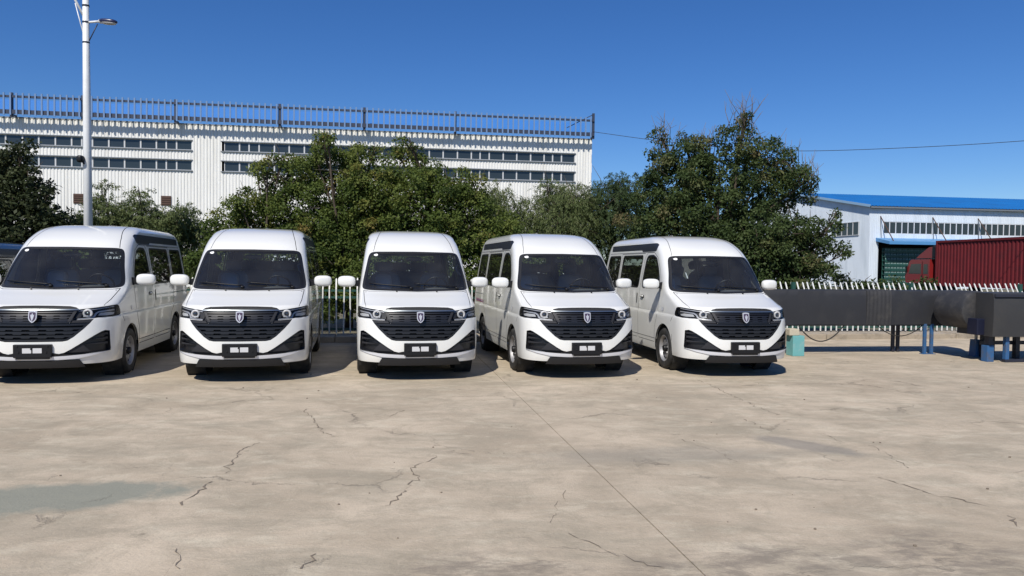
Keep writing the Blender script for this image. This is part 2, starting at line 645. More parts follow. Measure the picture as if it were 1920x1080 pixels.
ws_out = [(0, 1.250), (.735, 1.266), (.81, 1.288), (.80, 1.38), (.708, 1.81), (.65, 1.855), (0, 1.862)]
ws_in = [(0, 1.280), (.71, 1.293), (.765, 1.323), (.757, 1.39), (.675, 1.77), (.625, 1.823), (0, 1.830)]
HL = ([P(.500, 1.000), P(.60, 1.012), P(.70, 1.024)] + [Q(y, z) for y, z in ((.36, 1.036), (.46, 1.045), (.555, 1.046), (.60, 1.03), (.645, .97), (.66, .925), (.645, .905), (.56, .895), (.40, .888))]
      + [P(.72, .885), P(.60, .872), P(.46, .862), P(.445, .872), P(.47, .935)])
REG = [
    ('void', arch(AX1, .395)), ('void', arch(AX2, .395)),
    ('windscreen', F_(ws_in, .07)), ('windscreen_seal', F_(ws_out, .09)),
    ('headlight', HL),
    ('hood_trim', F_([(0, 1.012), (.50, 1.008), (.47, 1.030), (.40, 1.045), (.2, 1.052), (0, 1.054)], 0)),
    ('upper_grille', F_([(0, .835), (.405, .837), (.43, .85), (.488, .985), (0, .988)], 0)),
    ('lower_grille', F_([(0, .578), (.34, .580), (.40, .592), (.47, .640), (.575, .742), (.64, .818), (.675, .872), (.50, .862), (.445, .860), (.418, .824), (0, .822)], .0)),
    ('fog_vent', F_([(.828, .70), (.79, .712), (.76, .70), (.70, .66), (.56, .56), (.44, .478), (.36, .432), (.30, .418), (.30, .405), (.60, .408), (.835, .432), (.838, .46)], 0)),
    ('front_door_window', Q_([(1.50, 1.335), (2.30, 1.315), (2.35, 1.36), (2.30, 1.78), (2.24, 1.845), (2.0, 1.852), (1.80, 1.80), (1.62, 1.62), (1.51, 1.45)], .06)),
    ('window_seal', Q_([(1.47, 1.30), (2.32, 1.282), (2.385, 1.35), (2.335, 1.80), (2.26, 1.875), (1.98, 1.882), (1.775, 1.825), (1.59, 1.635), (1.475, 1.47)], .06)),
    ('side_window', Q_([(2.58, 1.31), (3.72, 1.31), (3.72, 1.852), (2.54, 1.852)], .08)),
    ('side_window_seal', Q_([(2.55, 1.28), (3.75, 1.28), (3.75, 1.882), (2.51, 1.882)], .09)),
    ('rear_side_window', Q_([(3.92, 1.34), (4.74, 1.34), (4.68, 1.852), (3.92, 1.852)], .08)),
    ('rear_side_window_seal', Q_([(3.89, 1.31), (4.775, 1.31), (4.71, 1.882), (3.89, 1.882)], .09)),
    ('roof_band', Q_([(1.86, 1.96), (1.92, 1.935), (2.62, 1.935), (2.66, 1.965), (4.62, 1.965), (4.66, 2.085), (1.98, 2.085), (1.88, 2.05)], .03)),
    ('rear_window', [(SF + SS + .50, 1.36), (SF + SS + SR, 1.36), (SF + SS + SR, 1.84), (SF + SS + .50, 1.84)]),
    ('tail_lamp', [(SF + SS + .04, .80), (SF + SS + .33, .80), (SF + SS + .33, 1.25), (SF + SS + .04, 1.25)]),
    ('front_door', Q_([(1.56, .40), (2.42, .40), (2.46, .9), (2.45, 1.3), (2.38, 1.84), (2.28, 1.92), (1.96, 1.92), (1.73, 1.83), (1.53, 1.63), (1.42, 1.45), (1.40, 1.2), (1.45, .84), (1.55, .66)], .05)),
    ('sliding_door', Q_([(2.48, .40), (3.48, .40), (3.60, .75), (3.82, .90), (3.82, 1.3), (3.81, 1.92), (2.42, 1.92), (2.485, 1.3), (2.50, .9)], .05)),
    ('hood', F_([(0, 1.056), (.42, 1.048), (.50, 1.032), (.60, 1.025), (.755, 1.045), (.775, 1.12), (.785, 1.262), (.70, 1.250), (0, 1.246)], 0)),
    ('grille_surround', F_([(0, .80), (.40, .82), (.50, .855), (.46, .90), (.47, .935), (.502, 1.0), (.50, 1.010), (0, 1.014)], 0)),
]
bump_poly = ([P(0, .25)] + [P(x, .25) for x in (.2, .4, .6, .75, .82)] + [Q(.45, .25), Q(.60, .25), Q(.74, .27), Q(.745, .40), Q(.745, .50)]
             + [Q(.74, .60), Q(.78, .72), Q(.80, .80), Q(.70, .885), Q(.62, .893), Q(.45, .887)] + [P(.72, .883), P(.6, .870), P(.5, .858), P(0, .80)])
REG.append(('bumper', bump_poly))

T0, T1 = .27, 2.86


def tri_body():
    pts, edges = [], []

    def loop(poly):
        k = len(pts)
        pts.extend(Vector((max(0.0, min(SF + SS + SR, p[0])), max(T0, min(T1, p[1])))) for p in poly)
        edges.extend((k + i, k + (i + 1) % len(poly)) for i in range(len(poly)))
    ss = sorted(set([round(x, 3) for x in np.linspace(0, SF, 27)] + [round(x, 3) for x in np.linspace(SF, SF + SS, 50)] + [round(x, 3) for x in np.linspace(SF + SS, SF + SS + SR, 15)]))
    ts = sorted(set([round(x, 3) for x in np.linspace(T0, 2.08, 44)] + [.885, .90, .915, .93] + [round(x, 3) for x in np.linspace(2.08, T1, 20)]))
    bd = [(s, T0) for s in ss] + [(ss[-1], t) for t in ts[1:]] + [(s, T1) for s in reversed(ss[:-1])] + [(0, t) for t in reversed(ts[1:-1])]
    loop(bd)
    for nme, poly in REG:
        loop(poly)
    k = len(pts)
    pts.extend(Vector((s, t)) for s in ss[1:-1] for t in ts[1:-1])
    V, E, F, *_ = delaunay_2d_cdt(pts, edges, [], 0, 2e-4)
    out = {}
    for f in F:
        c = ((V[f[0]].x + V[f[1]].x + V[f[2]].x) / 3, (V[f[0]].y + V[f[1]].y + V[f[2]].y) / 3)
        if not (0 <= c[0] <= SF + SS + SR and T0 <= c[1] <= T1): continue
        name = 'body'
        for nme, poly in REG:
            if inside(c, poly):
                name = nme
                break
        out.setdefault(name, []).append(f)
    return V, out


BV, BT = tri_body()
BP = [S(p.x, p.y) for p in BV]
BN = [SN(p.x, p.y) for p in BV]


def region(names, side, off=0.0, walls=0.0, flip=False, cond=None):
    """body pieces: side +1, -1 or 0 for both halves"""
    mb = MB()
    mb.n = []
    for sg in ((1, -1) if side == 0 else (side,)):
        idx = {}

        def vert(i):
            if i not in idx:
                n = BN[i]
                p = BP[i] + n * off
                idx[i] = len(mb.v)
                mb.v.append((sg * p.x, p.y, p.z))
                nn = Vector((sg * n.x, n.y, n.z))
                mb.n.append(-nn if flip else nn)
            return idx[i]
        cnt = {}
        for nm in names:
            for f in BT.get(nm, []):
                if cond and not cond(sum((BP[i] for i in f), Vector()) / 3): continue
                f = list(f)
                p0, p1, p2 = [BP[i] for i in f]
                if (p1 - p0).cross(p2 - p0).dot(BN[f[0]]) < 0: f.reverse()
                if walls:
                    for i in range(3):
                        e = tuple(sorted((f[i], f[(i + 1) % 3])))
                        cnt[e] = cnt.get(e, 0) + 1
                g = [vert(i) for i in f]
                if (sg < 0) != flip: g.reverse()
                mb.f.append(tuple(g))
        if walls:
            for (i, j), c in cnt.items():
                if c != 1 or (BV[i].x < 1e-5 and BV[j].x < 1e-5): continue
                q = []
                for kx in (i, j):
                    for d in (off, off + walls):
                        p = BP[kx] + BN[kx] * d
                        q.append(Vector((sg * p.x, p.y, p.z)))
                k = len(mb.v)
                a, b, c_, d_ = q[0], q[1], q[3], q[2]
                mb.v += [tuple(a), tuple(b), tuple(c_), tuple(d_)]
                wn_ = (b - a).cross(d_ - a)
                wn_ = wn_.normalized() if wn_.length > 1e-9 else Vector((0, 0, 1))
                mb.n += [wn_] * 4
                mb.f.append((k, k + 1, k + 2, k + 3))
    return mb


def mir(poly, sd):
    return [(sd * a, b) for a, b in poly]


def seam(path, fn, w=0.009, mirror=True, off=0.0012):
    """thin dark shut line along a path"""
    mb = MB()
    mb.n = []
    st = dense(path, fn, 0.04, closed=False)
    for sg in ((1, -1) if mirror else (1,)):
        pr = [S(*q) + SN(*q) * off for q in st]
        ns = [SN(*q) for q in st]
        k = len(mb.v)
        for i, p in enumerate(pr):
            d = (pr[min(i + 1, len(pr) - 1)] - pr[max(0, i - 1)])
            sd = d.cross(ns[i]).normalized() * (w / 2)
            for q in (p + sd, p - sd):
                mb.v.append((sg * q.x, q.y, q.z))
                mb.n.append(Vector((sg * ns[i].x, ns[i].y, ns[i].z)))
        for i in range(len(pr) - 1):
            a = k + 2 * i
            mb.f.append((a, a + 1, a + 3, a + 2))
    return mb


def make_minibus():
    van = empty('minibus')
    body = build_n(region(['body'], 0), 'body', M['paint'], van)
    bmp = build_n(region(['bumper'], 0), 'front_bumper', M['paint'], van)
    build_n(region(['hood'], 0), 'hood', M['paint'], van)
    for sd in (1, -1):
        d = build_n(region(['front_door'], sd), 'front_door', M['paint'], van)
        build_n(region(['front_door_window'], sd, -.004), 'window', M['dark_glass'], d)
        build_n(region(['window_seal'], sd, -.002), 'window_seal', M['seal'], d)
        hb = patch(mir([Q(2.18, 1.115), Q(2.36, 1.115), Q(2.37, 1.165), Q(2.18, 1.165)], sd), .003)
        hd = build_n(hb, 'handle_recess', M['black_plastic'], d)
        d2 = build_n(region(['sliding_door'], sd), 'sliding_door', M['paint'], van)
        build_n(region(['side_window'], sd, -.004), 'window', M['dark_glass'], d2)
        build_n(region(['side_window_seal'], sd, -.002), 'window_seal', M['seal'], d2)
        h2 = build_n(patch(mir([Q(2.56, 1.01), Q(2.60, 1.01), Q(2.605, 1.19), Q(2.56, 1.19)], sd), .003), 'handle_recess', M['black_plastic'], d2)
        g1 = MB().superell((sd * 0.882, 2.27, 1.145), (.016, .085, .014), .6, 12, 8).build('handle', M['paint'], d, True)
        build_n(region(['rear_side_window'], sd, -.004), 'rear_side_window', M['dark_glass'], van)
        build_n(region(['rear_side_window_seal'], sd, -.002), 'window_seal', M['seal'], van)
        build_n(region(['roof_band'], sd, -.006, .006), 'roof_side_window', M['band'], van)
        build_n(region(['tail_lamp'], sd, .004), 'tail_lamp', M['red_lamp'], van)
        # fog vent
        fv = build_n(region(['fog_vent'], sd, -.055, .055), 'fog_vent', M['satin_plastic'], van)
        for zc, x0 in ((.665, .70), (.605, .66), (.54, .60)):
            lou = patch(mir(dense([(x0, zc - .004), (.822, zc - .016), (.822, zc + .016)], P, .05), sd), -.015, .03)
            lo = build_n(lou, 'louvre', M['grey_plastic'], fv)
        fl = build_n(patch(mir(dense([(.36, .428), (.66, .436), (.60, .50), (.56, .545), (.46, .484)], P, .05), sd), -.018, .03), 'vent_panel', M['grey_plastic'], fv)
        # headlight
        hl = build_n(region(['headlight'], sd, -.045, .045), 'headlight', M['lamp_dark'], van)
        cov = build_n(region(['headlight'], sd, -.001), 'lamp_cover', M['clear'], hl)
        yy = lambda x, z: S(*P(x, z)).y
        yc = yy(.600, .945)
        T = Matrix.Translation((sd * .600, yc + .018, .945)) @ Matrix.Rotation(R(9) * sd, 4, 'Z')
        ring = [(.036 + .0 + .016 * math.cos(a) + .010, .016 * math.sin(a)) for a in np.linspace(0, 2 * math.pi, 11)]
        MB().lathe(ring, 28, T, 'Y').build('lamp_ring', M['lamp_white'], hl, True)
        dome = [(.034 * math.cos(a), -.022 * math.sin(a) + .004) for a in np.linspace(0, math.pi / 2, 7)]
        MB().lathe(dome, 24, T, 'Y').build('projector_lens', M['lens'], hl, True)
        c1 = patch(mir([P(.50, .885), P(.62, .894), P(.665, .908), P(.69, .955), P(.72, .975)] + [Q(.40, .985), Q(.50, .988), Q(.50, .972), Q(.42, .970)] + [P(.73, .958), P(.705, .938), P(.685, .896), P(.62, .880), P(.50, .872)], sd), -.018, .02)
        o_ = build_n(c1, 'reflector_strip', M['lamp_silver'], hl)
        c2 = patch(mir([P(.72, .915)] + [Q(.36, .912), Q(.47, .915), Q(.50, .94), Q(.40, .955)] + [P(.735, .95)], sd), -.022, .02)
        o2 = build_n(c2, 'reflector', M['lamp_white'], hl)
        build_n(patch(mir([P(.565, .905), P(.64, .912), P(.655, .925), P(.62, .925), P(.56, .918)], sd), -.012, .02), 'lower_reflector', M['lamp_white'], hl)
        c3 = patch(mir([P(.50, .990), P(.60, 1.002), P(.70, 1.012)] + [Q(.40, 1.028), Q(.50, 1.034), Q(.50, 1.024), Q(.40, 1.017)] + [P(.70, .998), P(.60, .990), P(.505, .978)], sd), -.016, .02)
        o3 = build_n(c3, 'top_strip', M['lamp_silver'], hl)
        c4 = patch(mir([P(.475, .935), P(.50, .985), P(.555, .985), P(.535, .90), P(.485, .892)], sd), -.025, .02)
        o4 = build_n(c4, 'inner_reflector', M['lamp_dark'], hl)
        # mirror
        mx = sd * 1.045
        mi = MB().superell((mx, 1.30, 1.385), (.135, .075, .086), .66, 24, 14, Matrix.Rotation(sd * R(10), 3, 'Z')).build('wing_mirror', M['paint'], van, True)
        MB().superell((sd * 1.045, 1.352, 1.385), (.118, .028, .072), .55, 20, 10, Matrix.Rotation(sd * R(10), 3, 'Z')).build('mirror_back', M['black_plastic'], mi, True)
        MB().prism([(-.0, -.07), (.12, -.035), (.12, .03), (0, .06)], -.025, .025, ((sd * .82, 1.36, 1.36), (sd, -.25, 0), (0, 0, 1), (0, 1, 0))).build('mirror_arm', M['black_plastic'], mi)
        # fender badge
        b_ = build_n(patch(mir([Q(1.17, 1.00), Q(1.26, 1.00), Q(1.255, .955), Q(1.215, .938), Q(1.175, .955)], sd), .004, .004), 'fender_badge', M['silver'], van)
        wb = MB().tube([(sd * .30, fY(1.25) + .005, 1.247), (sd * .30, fY(1.25) - .02, 1.262)], .011, 10)
        wb.build('washer_nozzle', M['black_plastic'], van, True, 40)
    build_n(region(['windscreen'], 0, -.003), 'windscreen', M['glass'], van)
    build_n(region(['windscreen_seal'], 0, .001), 'windscreen_seal', M['seal'], van)
    build_n(region(['rear_window'], 0, -.003), 'rear_window', M['glass'], van)
    build_n(region(['hood_trim'], 0, -.004, .004), 'hood_trim', M['matt_black'], van)
    build_n(region(['grille_surround'], 0, -.002, .002), 'grille_surround', M['satin_plastic'], van)
    # grilles with their slats
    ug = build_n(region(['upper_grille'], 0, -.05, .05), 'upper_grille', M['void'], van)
    half = lambda z: .405 + (.488 - .405) * max(0, min(1, (z - .837) / .148)) - .012
    for z, h in ((.972, .022), (.937, .020), (.903, .020), (.868, .020), (.842, .016)):
        xa, xb = half(z - h / 2), half(z + h / 2)
        pl = dense([(-xb, z + h / 2), (-xa, z - h / 2), (xa, z - h / 2), (xb, z + h / 2)], P, .05)
        build_n(patch(pl, -.012, .03, .06), 'slat', M['satin_plastic'], ug)
        if z > .85 and z < .96:
            for xc in (-.34, -.18, .18, .34):
                pl = dense([(xc - .05, z - .010), (xc - .035, z - .021), (xc + .035, z - .021), (xc + .05, z - .010)], P, .03)
                build_n(patch(pl, -.010, .02, .05), 'slat_tab', M['satin_plastic'], ug)
    for sg in (1, -1):
        pl = dense([(sg * .488, .985), (sg * .424, .842), (sg * .385, .842), (sg * .452, .985)], P, .03)
        build_n(patch(pl, -.006, .03, .05), 'side_bar', M['grey_plastic'], ug)
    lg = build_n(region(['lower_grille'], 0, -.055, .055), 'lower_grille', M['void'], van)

    def vhalf(z):
        xs = [(.578, .34), (.592, .40), (.640, .47), (.742, .575), (.818, .64), (.872, .675)]
        for (z0, x0), (z1, x1) in zip(xs, xs[1:]):
            if z <= z1: return x0 + (x1 - x0) * max(0, (z - z0)) / (z1 - z0) - .014
        return .66
    for z, h in ((.805, .030), (.752, .026), (.702, .026), (.652, .024), (.598, .026)):
        xa, xb = vhalf(z - h / 2), vhalf(z + h / 2)
        pl = dense([(-xb, z + h / 2), (-xa, z - h / 2), (xa, z - h / 2), (xb, z + h / 2)], P, .05)
        build_n(patch(pl, -.014, .035, .06), 'slat', M['satin_plastic'], lg)
        if .62 < z < .78:
            nn = 5 if z > .67 else 4
            for i in range(nn):
                xc = (i - (nn - 1) / 2) * .2
                if abs(xc) + .06 > vhalf(z - .02): continue
                pl = dense([(xc - .062, z - .012), (xc - .045, z - .027), (xc + .045, z - .027), (xc + .062, z - .012)], P, .03)
                build_n(patch(pl, -.012, .025, .05), 'slat_tab', M['satin_plastic'], lg)
    for sg in (1, -1):
        pl = dense([(sg * x, z) for x, z in ((.34, .582), (.40, .596), (.47, .644), (.575, .746), (.64, .822), (.61, .822), (.545, .75), (.44, .652), (.38, .612), (.33, .602))], P, .03)
        build_n(patch(pl, -.008, .03, .05), 'side_bar', M['satin_plastic'], lg)
        pl = dense([(sg * x, z) for x, z in ((.645, .826), (.668, .868), (.50, .858), (.452, .855), (.432, .826))], P, .03)
        build_n(patch(pl, -.004, .03, .05), 'corner_panel', M['grey_plastic'], lg)
    build_n(patch(dense([(-.50, .990), (.50, .990), (.515, .998), (.49, 1.006), (-.49, 1.006), (-.515, .998)], P, .05), .008, .014), 'chrome_strip', M['strip'], van)
    # bumper trim: silver blade, black lip, number plate
    for sg in (1, -1):
        pl = dense([(sg * x, z) for x, z in ((0, .338), (.30, .340), (.52, .352), (.70, .388), (.832, .430), (.60, .406), (.40, .392), (.26, .385), (0, .383))], P, .04)
        build_n(patch(pl, .012, .03), 'bumper_blade', M['silver'], bmp)
        pl = dense([(sg * x, z) for x, z in ((0, .384), (.26, .386), (.40, .394), (.60, .408), (.46, .412), (.30, .418), (.24, .43), (0, .43))], P, .04)
        build_n(patch(pl, .004, .01), 'bumper_gap', M['black_plastic'], bmp)
    pl = dense([(-.53, .337), (-.585, .235), (.585, .235), (.53, .337)], P, .04)
    build_n(patch(pl, .018, .06), 'bumper_lip', M['matt_black'], bmp)
    pk = MB().cbox((0, -.008, .462), (.455, .05, .175), .012).build('plate_holder', M['black_plastic'], van)
    MB().cbox((0, -.002, .368), (.40, .05, .03), .008).build('plate_bracket', M['black_plastic'], pk)
    for xc in (-.062, .062):
        MB().cbox((xc, -.035, .468), (.108, .008, .066), .004).build('plate_insert', M['plate_white'], pk)
    for xc, zc in ((-.165, .45), (.165, .45), (-.18, .53), (.18, .53), (-.01, .492)):
        MB().lathe([(.0001, -.010), (.011, -.010), (.011, .01)], 12, Matrix.Translation((xc, -.034, zc)), 'Y').build('bolt', M['void'], pk)
    # emblem: shield with a pale flame-like mark
    sh = [(-.050, .070), (-.030, .076), (0, .079), (.030, .076), (.050, .070), (.050, -.018), (.040, -.045), (.020, -.068), (0, -.080), (-.020, -.068), (-.040, -.045), (-.050, -.018)]
    fr = ((0, .005, .915), (1, 0, 0), (0, .2, 1), (0, -1, 0))
    em = MB().prism(sh, -.0, .022, fr).build('emblem', M['emblem'], van)
    MB().prism([(x * .74, z * .76) for x, z in sh], .015, .026, fr).build('emblem_field', M['emblem_dark'], em)
    mk = [(0, .05), (.012, .02), (.024, .03), (.016, -.01), (.006, -.045), (0, -.055), (-.006, -.045), (-.016, -.01), (-.024, .03), (-.012, .02)]
    MB().prism(mk, .02, .030, fr).build('emblem_mark', M['emblem'], em)
    # shut lines
    sm = [([(.755, 1.045), (.775, 1.12), (.785, 1.262)], P), ([(0, 1.245), (.70, 1.249), (.785, 1.262)], P), ([(.635, 1.86), (.60, 2.0), (.52, 2.2), (.47, 2.36)], P),
          ([(1.45, .84), (1.55, .66), (1.56, .42)], Q), ([(1.56, .40), (2.40, .40)], Q), ([(2.43, .40), (2.46, .9), (2.45, 1.3), (2.40, 1.82), (2.30, 1.92), (1.96, 1.92), (1.73, 1.83), (1.53, 1.63), (1.42, 1.45), (1.40, 1.2), (1.45, .84)], Q),
          ([(2.50, .40), (3.48, .40), (3.60, .75), (3.82, .90), (3.82, 1.91), (2.43, 1.91)], Q), ([(.745, .50), (.74, .60)], Q), ([(.80, .80), (.72, .88)], Q),
          ([(1.53, .46), (3.5, .46)], Q), ([(3.84, 1.10), (4.8, 1.10)], Q), ([(2.0, 1.925), (4.7, 1.925)], Q)]
    mbs = MB()
    mbs.n = []
    for pth, fn in sm:
        q = seam(pth, fn)
        k = len(mbs.v)
        mbs.v += q.v
        mbs.n += q.n
        mbs.f += [tuple(i + k for i in f) for f in q.f]
    build_n(mbs, 'panel_gap', M['seam'], body)
    # cabin
    inr = build_n(region(['body', 'hood', 'front_door', 'sliding_door', 'tail_lamp'], 0, -.03, 0, True, cond=lambda c: (c.y > 1.25 and c.z > .45) or c.z > 1.29), 'cabin_lining', M['trim'], van)
    MB().cbox((0, 3.0, .50), (1.6, 3.9, .06), .01).build('floor_pan', M['dash'], van)
    db = MB()
    db.prism([(.86, 1.24), (1.02, 1.262), (1.28, 1.235), (1.36, 1.14), (1.34, .95), (1.22, .60), (.95, .60)], -.76, .76, ((0, 0, 0), (0, 1, 0), (0, 0, 1), (1, 0, 0)))
    db.superell((.36, 1.22, 1.225), (.24, .15, .075), .8)
    db.build('dashboard', M['dash'], van, True, 30)
    Tm = Matrix.Translation((.36, 1.50, 1.30)) @ Matrix.Rotation(R(-58), 4, 'X')
    sw = MB().lathe([(.185 + .014 * math.cos(a), .014 * math.sin(a)) for a in np.linspace(0, 2 * math.pi, 9)], 36, Tm, 'Z')
    sw.superell(Tm @ Vector((0, 0, -.02)), (.07, .06, .03), .8)
    for a in (0, math.pi, -math.pi / 2):
        sw.beam(Tm @ Vector((.05 * math.cos(a), .05 * math.sin(a), -.015)), Tm @ Vector((.185 * math.cos(a), .185 * math.sin(a), 0)), .03, .015)
    sw.beam(Tm @ Vector((0, 0, -.02)), Tm @ Vector((0, -.05, -.35)), .06)
    sw.build('steering_wheel', M['black_plastic'], van, True, 40)

    def seatm(xc, y, w, zb=.55, name='seat', cover=False):
        k = MB()
        k.superell((xc, y, zb + .28), (w / 2, .27, .11), .45)
        k.superell((xc, y + .33, zb + .62), (w / 2 * .95, .085, .36), .45, M=Matrix.Rotation(R(-12), 3, 'X'))
        so = k.build(name, M['seat'], van, True)
        for hx in ([xc] if w < .7 else [xc - w * .3, xc, xc + w * .3]):
            MB().superell((hx, y + .43, zb + 1.06), (.13, .05, .09), .6).build('headrest', M['seat'], so, True)
        if cover:
            MB().superell((xc - .04, y + .28, zb + .74), (w / 2 * .55, .09, .2), .5, M=Matrix.Rotation(R(-12), 3, 'X')).build('plastic_wrap', M['seat_light'], so, True)
    seatm(.40, 1.85, .52)
    seatm(-.42, 1.85, .52, cover=True)
    seatm(-.12, 2.95, 1.1)
    seatm(-.12, 3.75, 1.1)
    seatm(0, 4.45, 1.4)
    # mirror inside, stickers, paper, grab handle, wipers
    MB().superell((0, 1.40, 1.745), (.13, .02, .035), .6).build('rear_view_mirror', M['black_plastic'], van, True)
    build_n(patch([P(-.60 + .032 * math.cos(a), 1.805 + .020 * math.sin(a)) for a in np.linspace(0, 2 * math.pi, 15)[:-1]], .0, 0), 'windscreen_sticker', M['paper'], van)
    MB().box((.60, 1.06, 1.272), (.14, .10, .004), .3).build('paper', M['paper'], van)
    MB().tube([(.70, 1.36, 1.66), (.66, 1.40, 1.62), (.69, 1.36, 1.54), (.735, 1.30, 1.50)], .014, 8).build('grab_handle', M['seat_light'], van, True)
    for x0, x1, zz0, zz1 in ((-.08, -.70, 1.302, 1.350), (.62, -.03, 1.305, 1.352)):
        pts = []
        for i in range(9):
            u = i / 8
            q = P(x0 + (x1 - x0) * u, zz0 + (zz1 - zz0) * u)
            pts.append(S(*q) + SN(*q) * (.022))
        wp = MB().tube(pts, [.014] + [.010] * 7 + [.006], 6)
        q = P(x0, zz0 - .012)
        wp.superell(S(*q) + SN(*q) * .012, (.03, .03, .02), .8)
        wp.build('wiper', M['black_plastic'], van, True)
    # underbody and wheels
    ub = MB().cbox((0, 2.75, .42), (1.50, 4.2, .16), .03)
    ub.cbox((0, .62, .36), (1.25, .7, .14), .03)
    ub.tube([(-.75, AX2, WR), (.75, AX2, WR)], .05)
    ub.tube([(-.75, AX1, WR), (.75, AX1, WR)], .04)
    for ax in (AX1, AX2):
        for sd in (-1, 1):
            pf = [(.415, -.13), (.415, .13)]
            ub.lathe(pf, 24, Matrix.Translation((sd * .72, ax, WR + .02)), 'X')
    ub.box((0, 3.3, .30), (.35, 1.2, .16))
    ub.build('underbody', M['rubber'], van)
    for ax in (AX1, AX2):
        for sd in (-1, 1):
            T = Matrix.Translation((sd * .775, ax, WR)) @ (Matrix.Identity(4) if sd > 0 else Matrix.Rotation(math.pi, 4, 'Z'))
            ty = [(.215, -.085), (.24, -.098), (.29, -.102), (.318, -.092), (.331, -.07), (.335, -.03), (.331, -.028), (.331, -.022), (.335, -.02), (.335, .02), (.331, .022), (.331, .028), (.335, .03), (.331, .07), (.318, .092), (.29, .102), (.24, .098), (.215, .085)]
            tyre = MB().lathe(ty, 44, T).build('wheel', M['rubber'], van, True, 50)
            rim = MB().lathe([(.218, .088), (.212, .092), (.200, .080), (.192, .045), (.180, .030), (.150, .052), (.120, .060), (.085, .040), (.06, .042), (.0005, .042)], 40, T)
            rm = rim.build('rim', M['steel'], tyre, True, 60)
            hub = MB().lathe([(.052, .035), (.052, .085), (.045, .098), (.0005, .102)], 24, T)
            hub.build('hub_cap', M['black_plastic'], tyre, True, 40)
            hl_ = MB()
            for k in range(10):
                a = 2 * math.pi * k / 10
                Th = T @ Matrix.Translation((.047, .158 * math.cos(a), .158 * math.sin(a)))
                hl_.lathe([(.019, 0.0), (.019, .006), (.0005, .007)], 10, Th)
            hl_.build('rim_holes', M['void'], tyre)
            nb = MB()
            for k in range(5):
                a = 2 * math.pi * k / 5 + .3
                nb.lathe([(.011, .03), (.011, .066), (.0005, .068)], 8, T @ Matrix.Translation((0, .078 * math.cos(a), .078 * math.sin(a))))
            nb.build('wheel_nuts', M['chrome'], tyre)
    return van


# ================================================================== ground, yard
AL = R(8.5)                      # the whole site is turned by this angle against the line of sight
GA = R(10.0)


def pos_node(nt):
    return nt.nodes.new("ShaderNodeNewGeometry").outputs["Position"]


